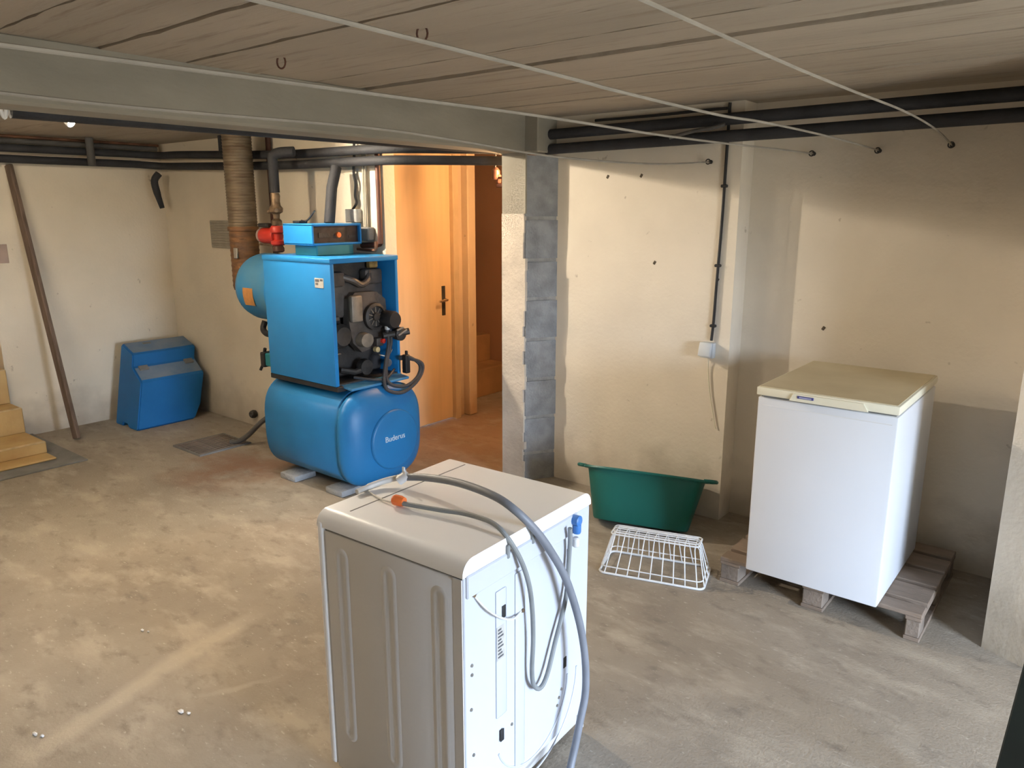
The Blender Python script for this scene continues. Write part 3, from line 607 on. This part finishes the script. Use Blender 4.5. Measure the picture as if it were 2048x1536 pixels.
# ================================================================== left corner: hood, board, plaque
hd = thing('burner_hood', 'blue moulded burner hood standing on the floor against the cream wall', 'cover', (-6.45, 3.03, 0))
HY0, HY1 = 2.775, 3.315
prof = [(-6.64, .0), (-6.52, .0), (-6.50, .03), (-6.44, .03), (-6.40, .0), (-6.262, .0), (-6.245, .015), (-6.245, .40), (-6.258, .415), (-6.405, .50), (-6.42, .515), (-6.425, .610), (-6.44, .622), (-6.63, .682), (-6.65, .67)]
def lean(b):          # the hood leans towards the boiler wall; its lower right edge is cut back
    for v in b.bm.verts:
        v.co.y += .185 * v.co.z
        if v.co.y > 3.2: v.co.y += .05 * min(1, v.co.z / .15) - .03
    return b
w = MB().prism(prof, 'y', HY0, HY1)
bmesh.ops.bisect_plane(w.bm, geom=w.bm.verts[:] + w.bm.edges[:] + w.bm.faces[:], plane_co=(0, 0, .13), plane_no=(0, 0, 1))
bmesh.ops.bevel(w.bm, geom=[e for e in w.bm.edges if abs(e.verts[0].co.y - e.verts[1].co.y) < 1e-6 and len(e.link_faces) == 2 and e.calc_face_angle(0) > .5], offset=.010, segments=2, affect='EDGES')
lean(w).build('hood_shell', M_hood, hd, angle=40)
def slab4(b, a, c, y0, y1, t):
    """thin plate lying on a profile edge a->c"""
    (x0, z0), (x1, z1) = a, c; L = math.hypot(x1 - x0, z1 - z0); nx, nz = -(z1 - z0) / L, (x1 - x0) / L
    if nz < 0: nx, nz = -nx, -nz
    b.prism([(x0, z0), (x1, z1), (x1 + nx * t, z1 + nz * t), (x0 + nx * t, z0 + nz * t)], 'y', y0, y1); return b
lean(slab4(MB(), (-6.264, .4195), (-6.402, .499), HY0 + .014, HY1 - .014, .002)).build('dusty_ledge', M_hoodtop, hd)
lean(slab4(MB(), (-6.445, .6245), (-6.628, .682), HY0 + .014, HY1 - .014, .002)).build('dusty_top', M_hoodtop, hd)
for y in (2.82, 3.20): lean(slab4(MB(), (-6.365, .479), (-6.412, .506), y, y + .075, .012)).build('hood_slot', M_kerb, hd)
lean(slab4(MB(), (-6.57, .6645), (-6.60, .674), 2.93, 3.0, .0035)).build('top_mark', M_kerb, hd)
bd = MB(); a, b = Vector((-6.39, 2.36, 0)), Vector((-6.795, 2.285, 2.13)); ax = (b - a).normalized()
q = ax.to_track_quat('Z', 'Y').to_matrix()
bd.box((-.016, -.036, 0), (.016, .036, (b - a).length), .005, 1)
for v in bd.bm.verts: v.co = q @ v.co + a + Vector((0, 0, .012))
tag(bd.build('leaning_board', M_board), 'long narrow brown board leaning against the cream wall', 'board')
w = MB().box((XL + .0005, 2.06, 1.40), (XL + .008, 2.20, 1.545), .002, 1); tag(w.build('wall_plaque', M_pink), 'small faded pinkish card on the cream wall beside the board', 'card')
# ================================================================== lamps behind the beam, plus an added fill tube
hb = thing('pipe_hanger', 'white plastic strap at the cut end of the black foam pipe by the beam', 'bracket', (-3.25, 1.13, 2.15))
w = MB(); w.tube([(-3.25, .70, 2.174), (-3.25, 1.09, 2.176)], .008, 8); w.build('strap_rod', M_plast, hb)
w = MB(); w.tube(spline([(-3.25, 1.09, 2.18), (-3.25, 1.094, 2.15), (-3.25, 1.102, 2.128), (-3.25, 1.110, 2.15), (-3.25, 1.116, 2.188)], 4), .007, 8); w.build('strap_loop', M_plast, hb)
def spot_lamp(label, loc, aim, top, m):
    sl = thing('spot_lamp', label, 'lamp', loc)
    LP, LN = Vector(loc), Vector(aim).normalized(); lq = LN.to_track_quat('Z', 'Y').to_matrix().to_4x4()
    def aimed(prof, name, mm, n=24):
        w = MB().lathe(prof, (0, 0, 0), 'z', n); w.bm.transform(Matrix.Translation(LP) @ lq); return w.build(name, mm, sl, angle=50)
    aimed([(.010, -.05), (.020, -.046), (.027, -.016), (.029, -.004), (.029, .004), (.026, .004), (.024, -.003), (.001, -.003)], 'lamp_housing', M_plast)
    aimed([(.001, -.001), (.024, -.001), (.022, .004), (.001, .006)], 'lamp_face', m)
    MB().tube([LP - LN * .05, top], .008, 8).build('lamp_arm', M_plast, sl)
spot_lamp('small glowing spot lamp below the black foam pipe beyond the beam', (-4.763, 1.946, 2.285), (.62, .35, -.45), (-4.823, 1.906, CEIL - .001), M_cfl)
spot_lamp('spot lamp on the ceiling hidden by the concrete beam', (-4.30, 2.60, 2.325), (.97, .06, -.24), (-4.37, 2.58, CEIL - .001), M_spot2)
nf = thing('fill_tube_lamp', 'added unseen fill tube on the ceiling beyond the beam at the near end of the room', 'lamp', (-4.5, .7, CEIL))
MB().box((-4.55, .0, CEIL - .05), (-4.45, 1.36, CEIL - .001), .006, 1).build('batten', M_plast, nf)
MB().tube([(-4.5, .04, CEIL - .075), (-4.5, 1.32, CEIL - .075)], .014, 10).build('tube', M_tube2, nf)
for y in (.0, 1.32): MB().box((-4.515, y, CEIL - .10), (-4.485, y + .04, CEIL - .045), .006, 1).build('lamp_end', M_plast, nf)

# ================================================================== alcove wall: conduit, socket, lines
cn = thing('wall_conduit', 'black cable going down the white wall to the grey socket', 'conduit', (-1.77, YT, 1.1))
MB().tube(spline([(-1.765, YT - .012, 2.36), (-1.768, YT - .012, 2.0), (-1.772, YT - .011, 1.7), (-1.780, YT - .012, 1.4), (-1.784, YT - .012, 1.2), (-1.79, YT - .014, 1.075)], 6), .0085, 8).build('cable', M_black, cn)
for z in (1.93, 1.50, 1.16):
    x = -1.768 - (2.0 - z) * .022
    MB().box((x - .018, YT - .022, z - .008), (x + .018, YT - .0005, z + .008), .004, 1).build('clip', M_black, cn)
so = thing('wall_socket', 'grey surface socket on the white wall above the green tub', 'socket', (-1.80, YT, 1.02))
w = MB().box((-1.845, YT - .040, .975), (-1.765, YT - .0005, 1.065), .006, 2); w.build('socket_body', M_socket, so)
MB().box((-1.842, YT - .062, .985), (-1.768, YT - .038, 1.068), .008, 2, rot=Matrix.Rotation(R(-14), 3, 'X'), piv=(-1.80, YT - .05, 1.066)).build('socket_flap', M_socket, so)
MB().tube(spline([(-1.80, YT - .02, .976), (-1.80, YT - .012, .90), (-1.785, YT - .01, .78), (-1.75, YT - .01, .62), (-1.735, YT - .01, .56)], 5), .0035, 6).build('socket_wire', M_cream, so)
w = MB().tube(spline([(-2.6, YT - .03, 2.325), (-2.2, YT - .03, 2.325), (-1.9, YT - .03, 2.33), (-1.77, YT - .03, 2.33)], 4), .008, 6); tag(w.build('ceiling_cable', M_black), 'thin black cable just above the two foam pipes of the alcove', 'cable')
w = MB().tube(spline([(-2.05, 3.93, 2.19), (-1.9, 3.92, 2.215), (-1.8, 3.93, 2.225), (-1.74, 3.94, 2.24)], 4), .010, 8); tag(w.build('pipe_tie', M_foam2), 'short grey cable loop tying the alcove foam pipes', 'cable')
GL = 'clotheslines strung under the ceiling'
def line(label, x, pts, r=.0042):
    return tag(MB().tube(spline([(x, y, z) for y, z in pts], 6), r, 6).build('clothesline', M_line), label, 'clothesline', GL)
def hook(x, y, z, lab):
    h = MB(); h.lathe([(.001, 0), (.011, 0), (.011, -.006), (.004, -.008), (.004, -.03), (.001, -.031)], (x, y, z), 'y', 10)
    h.tube([(x + .013 * math.cos(t), y - .038, z + .013 * math.sin(t)) for t in [2 * math.pi * k / 12 for k in range(12)]], .003, 6, closed=True)
    return tag(h.build('wall_hook', M_iron), lab, 'hook', 'clothesline hooks on the white wall')
line('white clothesline crossing the pillar and ending above the socket', -1.86, [(-2.45, 2.06), (-1.0, 2.00), (.3, 2.035), (.9, 2.035), (1.6, 2.046), (2.0, 2.036), (2.6, 2.012), (3.4, 2.02), (4.05, 2.06)])
line('white clothesline leaving the beam and ending at the first alcove hook', -1.36, [(-2.45, 2.07), (-.8, 2.03), (1.1, 2.052), (1.8, 2.062), (2.5, 2.062), (3.1, 2.07), (3.6, 2.08), (4.20, 2.09)])
line('white clothesline over the freezer ending at the middle alcove hook', -1.04, [(-2.45, 2.14), (-.8, 2.11), (1.3, 2.094), (1.7, 2.088), (2.3, 2.086), (2.7, 2.096), (3.4, 2.100), (4.20, 2.092)])
line('white clothesline nearest the freezer alcove pier', -.72, [(-2.45, 2.22), (-.8, 2.18), (1.6, 2.154), (2.4, 2.152), (3.2, 2.158), (3.8, 2.14), (4.20, 2.10)])
hook(-1.86, YT, 2.06, 'dark hook above the grey socket'); hook(-1.36, YA, 2.09, 'dark hook nearest the alcove corner'); hook(-1.04, YA, 2.09, 'middle dark hook on the alcove wall'); hook(-.72, YA, 2.10, 'dark hook above the freezer lid edge')

# ceiling loops
for i, (px, lab) in enumerate((((-1.86, 1.855), 'small rusty wire loop in the ceiling joint nearer the camera'), ((-2.62, 1.855), 'small rusty wire loop in the ceiling joint nearer the beam'))):
    w = MB().tube([(px[0] + .018 * math.cos(t), px[1] + .006 * math.cos(t), CEIL - .018 + .024 * math.sin(t)) for t in [2 * math.pi * k / 14 for k in range(14)]], .0035, 6, closed=True)
    tag(w.build('ceiling_loop', M_brown), lab, 'wire loop')

# ================================================================== freezer on pallet
pa = thing('pallet', 'worn wooden pallet under the white chest freezer', 'pallet', (-.92, 3.72, 0))
PX0, PX1, PY0, PY1 = -1.365, -.465, 3.345, 4.14
rows = [(PY0, 3.434), (3.468, 3.625), (3.659, 3.811), (3.845, 3.996), (4.030, PY1)]
for a, b in rows: MB().box((PX0, a, .112), (PX1, b, .132), .003, 1).build('deck_board', M_wood, pa, smooth=False)
for x in (PX0, (PX0 + PX1) / 2 - .05, PX1 - .10):
    xi = x + (.035 if x > -.6 else 0)
    MB().box((xi, PY0 + .002, .094), (x + .10, PY1 - .002, .112), .003, 1).build('stringer_board', M_wood, pa, smooth=False)
    for y in (PY0 + .004, PY0 + .36, PY1 - .104):
        MB().box((xi + .004, y, .018), (x + .096, y + .10, .094), .004, 1).build('pallet_block', M_woodb, pa, smooth=False)
    MB().box((xi, PY0 + .002, 0), (x + .10, PY1 - .002, .018), .003, 1).build('bottom_board', M_wood, pa, smooth=False)
fz = thing('chest_freezer', 'white chest freezer with a cream lid standing on the pallet', 'freezer', (-.925, 3.655, .132))
FX0, FX1, FY0, FY1 = -1.215, -.632, 3.285, 4.035
MB().box((FX0, FY0, .133), (FX1, FY1, .982), .008, 2).build('freezer_body', M_freez, fz)
MB().box((FX0 + .012, FY0 + .012, .978), (FX1 - .012, FY1 - .01, .994)).build('lid_seal', M_kerb, fz)
MB().box((FX0 - .004, FY0 - .012, .992), (FX1 + .004, FY1 + .004, 1.030), .006, 2).build('lid', M_cream, fz)
MB().box((FX0 + .006, FY0 - .002, 1.0295), (FX1 - .006, FY1 - .006, 1.0325), .001, 1).build('lid_top', M_creamtop, fz)
w = MB().prism([(-1.07, .990), (-.745, .990), (-.765, 1.022), (-1.052, 1.022)], 'y', FY0 - .020, FY0 - .011); w.build('lid_handle', M_cream, fz)
w = MB().box((-1.035, FY0 - .0225, 1.004), (-.965, FY0 - .0195, 1.016), .001, 1); bg_ = w.build('badge', mat('badge_violet', (.06, .06, .22), .4, 0, .1, 20), fz)
w = MB().box((-1.026, FY0 - .0235, 1.0065), (-.974, FY0 - .0222, 1.0125)); w.build('badge_strip', mat('badge_pale', (.36, .37, .55), .4, 0, .1, 40), bg_)
MB().box((FX0 + .02, FY0 - .001, .945), (FX1 - .02, FY0 + .002, .949)).build('trim_line', M_plast, fz)

# ================================================================== green tub and wire basket
TA = R(16)
tb = thing('laundry_tub', 'dark green plastic laundry tub tipped back against the white wall', 'tub', (-2.0, 3.68, 0), TA)
TT = R(-21)
tb.rotation_euler = (TT, 0, TA); tb.location.z = .015
WM[tb.name] = Matrix.Translation(tb.location) @ tb.rotation_euler.to_matrix().to_4x4()
def tubring(a, b, z, e=3.0, n=56):
    return [WM[tb.name] @ Vector((x, y, z)) for x, y in sup(0, 0, a, b, e, n)]
loft([tubring(.25, .125, .002), tubring(.268, .143, .0), tubring(.275, .150, .01), tubring(.335, .195, .275), tubring(.338, .198, .285), tubring(.360, .215, .286), tubring(.366, .220, .292), tubring(.362, .217, .302), tubring(.330, .192, .302), tubring(.325, .187, .292), tubring(.266, .141, .015), tubring(.25, .12, .010)], 'tub_body', M_green, tb, angle=40)
for sgn in (-1, 1):
    pts = [WM[tb.name] @ Vector((sgn * x, y, z)) for x, y, z in ((.345, -.085, .297), (.378, -.08, .299), (.398, -.05, .300), (.402, 0, .300), (.398, .05, .300), (.378, .08, .299), (.345, .085, .297))]
    MB().tube(spline(pts, 4), .011, 8).build('tub_handle', M_green, tb)
BA = R(17)
bk = thing('wire_basket', 'white wire basket turned upside down in front of the green tub', 'basket', (-1.668, 3.245, 0), BA)
def L(x, y, z): return WM[bk.name] @ Vector((x, y, z))
def rect(hx, hy, z, rc=.03, n=5):
    out = []
    for cx, cy, a0 in ((hx - rc, hy - rc, 0), (-hx + rc, hy - rc, 90), (-hx + rc, -hy + rc, 180), (hx - rc, -hy + rc, 270)):
        for k in range(n + 1):
            a = R(a0 + 90 * k / n); out.append(L(cx + rc * math.cos(a), cy + rc * math.sin(a), z))
    return out
BX, BY, TX, TY, BH = .262, .132, .222, .060, .190
MB().tube(rect(BX, BY, .006), .0058, 8, closed=True).build('rim_wire', M_wire, bk)
MB().tube(rect(BX - .008, BY - .006, .04), .0032, 6, closed=True).build('rim_wire', M_wire, bk)
MB().tube(rect(TX, TY, BH, .02), .0042, 6, closed=True).build('bottom_wire', M_wire, bk)
MB().tube(rect(TX - .004, TY - .028, BH + .002, .02), .0032, 6, closed=True).build('bottom_wire', M_wire, bk)
def rib(pts): MB().tube(pts, .0030, 6).build('rib_wire', M_wire, bk)
for k in range(9):
    f_ = -1 + 2 * k / 8
    xb, xt = f_ * (BX - .03), f_ * (TX - .02)
    rib([L(xb, -BY, .006), L(xt, -TY, BH - .02), L(xt, -TY + .02, BH + .002), L(xt, TY - .02, BH + .002), L(xt, TY, BH - .02), L(xb, BY, .006)])
for k in range(4):
    f_ = -1 + 2 * k / 3
    yb, yt = f_ * (BY - .03), f_ * (TY - .02)
    rib([L(-BX, yb, .006), L(-TX, yt, BH - .02), L(-TX + .02, yt, BH + .003), L(TX - .02, yt, BH + .003), L(TX, yt, BH - .02), L(BX, yb, .006)])

# ================================================================== washing machine
KW = .962
wa = thing('washing_machine', 'white washing machine seen from behind with hoses laid over its top', 'washing machine', (-1.625 * KW, 1.71 * KW, 1.8 - 1.8 * KW))
wa.rotation_euler = (0, 0, R(2.2)); wa.scale = (KW, KW, KW); WM[wa.name] = Matrix.Translation((-1.625, 1.71, 0))
ZF = -(1.8 - 1.8 * KW) / KW         # floor level in the machine's own metres
AX0, AX1, AY0, AY1 = -1.897, -1.304, 1.376, 2.050
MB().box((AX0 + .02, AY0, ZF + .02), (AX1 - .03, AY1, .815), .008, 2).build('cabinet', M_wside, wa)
MB().box((AX0 - .012, AY0 - .004, ZF + .025), (AX0 + .02, AY1 + .004, .842), .012, 3).build('front_panel', M_white, wa)
# lid with a broad rounded side edge
def lidprof(y0, y1, z0, z1, r):
    out = [(y0, z0)]
    for k in range(9): a = R(180 - 90 * k / 8); out.append((y0 + r + r * math.cos(a), z1 - r + r * math.sin(a)))
    for k in range(9): a = R(90 - 90 * k / 8); out.append((y1 - r + r * math.cos(a), z1 - r + r * math.sin(a)))
    out.append((y1, z0)); return out
w = MB().prism(lidprof(AY0 - .002, AY1 + .002, .822, .872, .045), 'x', AX0 - .010, AX1 + .004)
w.build('top_panel', M_white, wa, angle=25)
w = MB().box((AX0 + .078, AY0 + .06, .8712), (AX0 + .083, AY1 - .05, .8726)); w.build('top_seam', M_kerb, wa)
MB().box((AX0 + .01, AY0 + .006, .813), (AX1 - .006, AY1 - .006, .823)).build('shadow_gap', M_kerb, wa)
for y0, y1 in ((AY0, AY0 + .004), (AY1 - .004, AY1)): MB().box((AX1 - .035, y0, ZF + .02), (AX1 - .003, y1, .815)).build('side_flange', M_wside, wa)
# back panel with pressings, slots, label
MB().box((AX1 - .006, AY0 + .004, .03), (AX1 + .002, AY1 - .004, .821), .003, 1).build('back_panel', M_wback, wa)
MB().box((AX1 - .006, AY0 + .012, .755), (AX1 + .010, AY1 - .09, .824), .004, 1).build('back_rail', M_wback, wa)
w = MB()
for y, z0, z1, ww in ((1.545, .30, .72, .05), (1.64, .06, .74, .05)):
    w.box((AX1 + .0015, y - ww / 2, z0), (AX1 + .006, y + ww / 2, z1), .004, 2)
w.build('pressed_rib', M_wback, wa)
for rr, zc, yc in ((.20, .24, 1.72), (.26, .24, 1.72)):
    MB().tube([(AX1 + .003, yc + rr * math.cos(a), zc + rr * math.sin(a)) for a in [R(200 + 160 * k / 24) for k in range(25)]], .0035, 6).build('pressed_ring', M_wback, wa)
for y, z in ((1.555, .645), (1.545, .232), (1.905, .292), (1.915, .69)):
    MB().box((AX1 + .0055 if y < 1.7 else AX1 + .0005, y - .009, z - .02), (AX1 + .0085 if y < 1.7 else AX1 + .004, y + .009, z + .02), .0012, 2).build('slot', M_black, wa)
for y, z in ((1.41, .54), (1.41, .51), (1.413, .245), (1.60, .235), (1.86, .15), (1.87, .175), (1.885, .20), (1.43, .755), (1.405, .40)):
    w = MB().lathe([(.001, 0), (.006, 0), (.005, .003), (.001, .0035)], (AX1 + .002, y, z), 'x', 10); w.build('screw', M_steel, wa)
lb = MB().box((AX1 + .0058, 1.522, .495), (AX1 + .0066, 1.558, .605)).build('rating_label', M_paper, wa)
w = MB()
for k in range(9): w.box((AX1 + .0064, 1.527, .502 + k * .0112), (AX1 + .0070, 1.553 - (k % 3) * .005, .508 + k * .0112))
w.build('label_print', M_ink, lb)
# pressed ribs in the side panel
def stadium(cx, z0, z1, r, n=10):
    return [(cx + r * math.cos(R(180 * k / n)), z1 - r + r * math.sin(R(180 * k / n))) for k in range(n + 1)] + [(cx + r * math.cos(R(180 + 180 * k / n)), z0 + r + r * math.sin(R(180 + 180 * k / n))) for k in range(n + 1)]
for cx in (-1.80, -1.592, -1.39):
    for r_, t_ in ((.034, .0022),):
        o_ = [(x, AY0 + .0005, z) for x, z in stadium(cx, .08, .775, r_)]; i_ = [(x, AY0 - t_, z) for x, z in stadium(cx, .085, .770, r_ - .008)]; k_ = [(x, AY0 - t_, z) for x, z in stadium(cx, .10, .755, r_ - .020)]; m_ = [(x, AY0 - .0002, z) for x, z in stadium(cx, .105, .750, r_ - .026)]
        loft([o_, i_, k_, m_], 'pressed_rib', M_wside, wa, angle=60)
for x in (AX0 + .08, AX1 - .09):
    for y in (AY0 + .06, AY1 - .06): MB().lathe([(.022, 0), (.024, .006), (.016, .022)], (x, y, ZF), 'z', 14).build('foot', M_black, wa)
for y, z in ((1.574, .838), (1.70, .838)):
    MB().box((AX1 + .003, y - .006, z - .03), (AX1 + .014, y + .006, z + .012), .003, 1).build('hose_clip', M_hose2, wa)
# hoses and cord (fixed to the machine)
dh = spline([(-1.905, 1.545, .884), (-1.905, 1.60, .886), (-1.885, 1.66, .894), (-1.84, 1.695, .905), (-1.727, 1.705, .925), (-1.572, 1.687, .945), (-1.411, 1.655, .95), (-1.325, 1.650, .925), (-1.28, 1.695, .855), (-1.262, 1.755, .765), (-1.250, 1.808, .675), (-1.238, 1.848, .573), (-1.225, 1.879, .457), (-1.215, 1.895, .335), (-1.21, 1.892, .219), (-1.21, 1.862, .13), (-1.21, 1.82, .02), (-1.20, 1.75, ZF + .02), (-1.20, 1.60, ZF + .0135)], 6)
k0 = 18
MB().tube(dh[:k0 + 1], [.0085] * 6 + [.0105] * (k0 - 5), 12).build('hose_sleeve', mat('clear_sleeve', (.62, .60, .56), .4, 0, .05, 10), wa)
MB().tube(dh[k0:], .0128, 12).build('drain_hose', M_hose, wa)
w = MB().tube([(-1.845, 1.682, .895), (-1.82, 1.70, .918)], .0165, 12); w.box((-1.838, 1.690, .915), (-1.826, 1.697, .945), .002, 1); w.build('hose_clamp', M_plast, wa)
ih = spline([(-1.70, 1.555, .888), (-1.566, 1.579, .891), (-1.472, 1.594, .896), (-1.367, 1.584, .900), (-1.305, 1.575, .878), (-1.275, 1.606, .800), (-1.268, 1.640, .710), (-1.268, 1.660, .615), (-1.272, 1.672, .501), (-1.276, 1.672, .397), (-1.278, 1.685, .337), (-1.278, 1.72, .304), (-1.278, 1.76, .330), (-1.28, 1.812, .43), (-1.283, 1.875, .554), (-1.285, 1.893, .692), (-1.280, 1.890, .754), (-1.275, 1.88, .80)], 5)
MB().tube(ih, .0075, 10).build('inlet_hose', M_hose2, wa)
w = MB(); w.lathe([(.001, 0), (.015, 0), (.0175, .006), (.0175, .03), (.014, .042), (.001, .043)], (0, 0, 0), 'x', 10)
Mc = Matrix.Translation((-1.742, 1.555, .892)) @ Matrix.Rotation(R(8), 4, 'Z')
w.bm.transform(Mc); w.build('hose_nut', M_orange, wa, angle=20)
w = MB().tube(spline([(-1.745, 1.553, .882), (-1.80, 1.557, .878), (-1.86, 1.575, .8755), (-1.90, 1.58, .8755), (-1.935, 1.57, .84), (-1.945, 1.56, .7)], 5), .003, 6); w.build('tie_cord', M_cord, wa)
w = MB(); w.lathe([(.001, 0), (.018, 0), (.018, .03), (.012, .034), (.001, .034)], (AX1 + .001, 1.935, .806), 'x', 12); w.lathe([(.012, 0), (.014, .006), (.014, .03), (.009, .035)], (AX1 + .02, 1.938, .76), 'z', 12); w.build('water_inlet', M_bluep, wa)
w = MB(); w.lathe([(.008, 0), (.012, .004), (.012, .03), (.008, .034)], (AX1 + .021, 1.93, .715), 'z', 12); w.build('hose_union', M_plast, wa)
w = MB().tube(spline([(AX1 + .003, 1.42, .756), (AX1 + .016, 1.459, .701), (AX1 + .022, 1.516, .649), (AX1 + .018, 1.585, .61), (AX1 + .004, 1.65, .605)], 5), .0035, 6); w.build('power_cord', M_cord, wa)
w = MB(); w.lathe([(.001, 0), (.007, 0), (.006, .008), (.001, .009)], (AX1 + .001, 1.42, .756), 'x', 10); w.lathe([(.001, 0), (.007, 0), (.006, .010), (.001, .011)], (AX1 + .001, 1.65, .605), 'x', 10); w.build('cord_clip', M_brass, wa)

# ================================================================== dark green board at the right edge, small litter
w = MB(); a, b = Vector((-.060, 2.40, 0)), Vector((.02, 2.46, 1.15)); ax = (b - a).normalized(); q = ax.to_track_quat('Z', 'Y').to_matrix()
w.box((-.045, -.018, 0), (.045, .018, (b - a).length), .006, 1)
for v in w.bm.verts: v.co = q @ (Matrix.Rotation(R(38), 3, 'Z') @ v.co) + a + Vector((0, 0, .004))
tag(w.build('green_board', M_dkgreen), 'dark green board standing upright at the edge of the doorway', 'board')
random.seed(5)
for i, (x, y, s_, lab) in enumerate(((-2.764, 0.758, .011, 'white crumb on the floor near the pale dust trail'), (-2.481, 1.142, .011, 'pair of pale flecks of plaster on the open floor'), (-3.144, 1.320, .009, 'small pale scrap of plaster beside the dust trail'))):
    w = MB()
    for k in range(2):
        bmesh.ops.create_icosphere(w.bm, subdivisions=1, radius=s_ * (1 - .3 * k), matrix=Matrix.Translation((x + .03 * k, y + .012 * k, s_ * .45)) @ Matrix.Diagonal((1.4, .8, .5, 1)))
    for v in w.bm.verts: v.co += Vector((random.uniform(-1, 1), random.uniform(-1, 1), random.uniform(-.3, .3))) * s_ * .2
    tag(w.build('plaster_crumb', M_plast, smooth=False), lab, 'crumb')
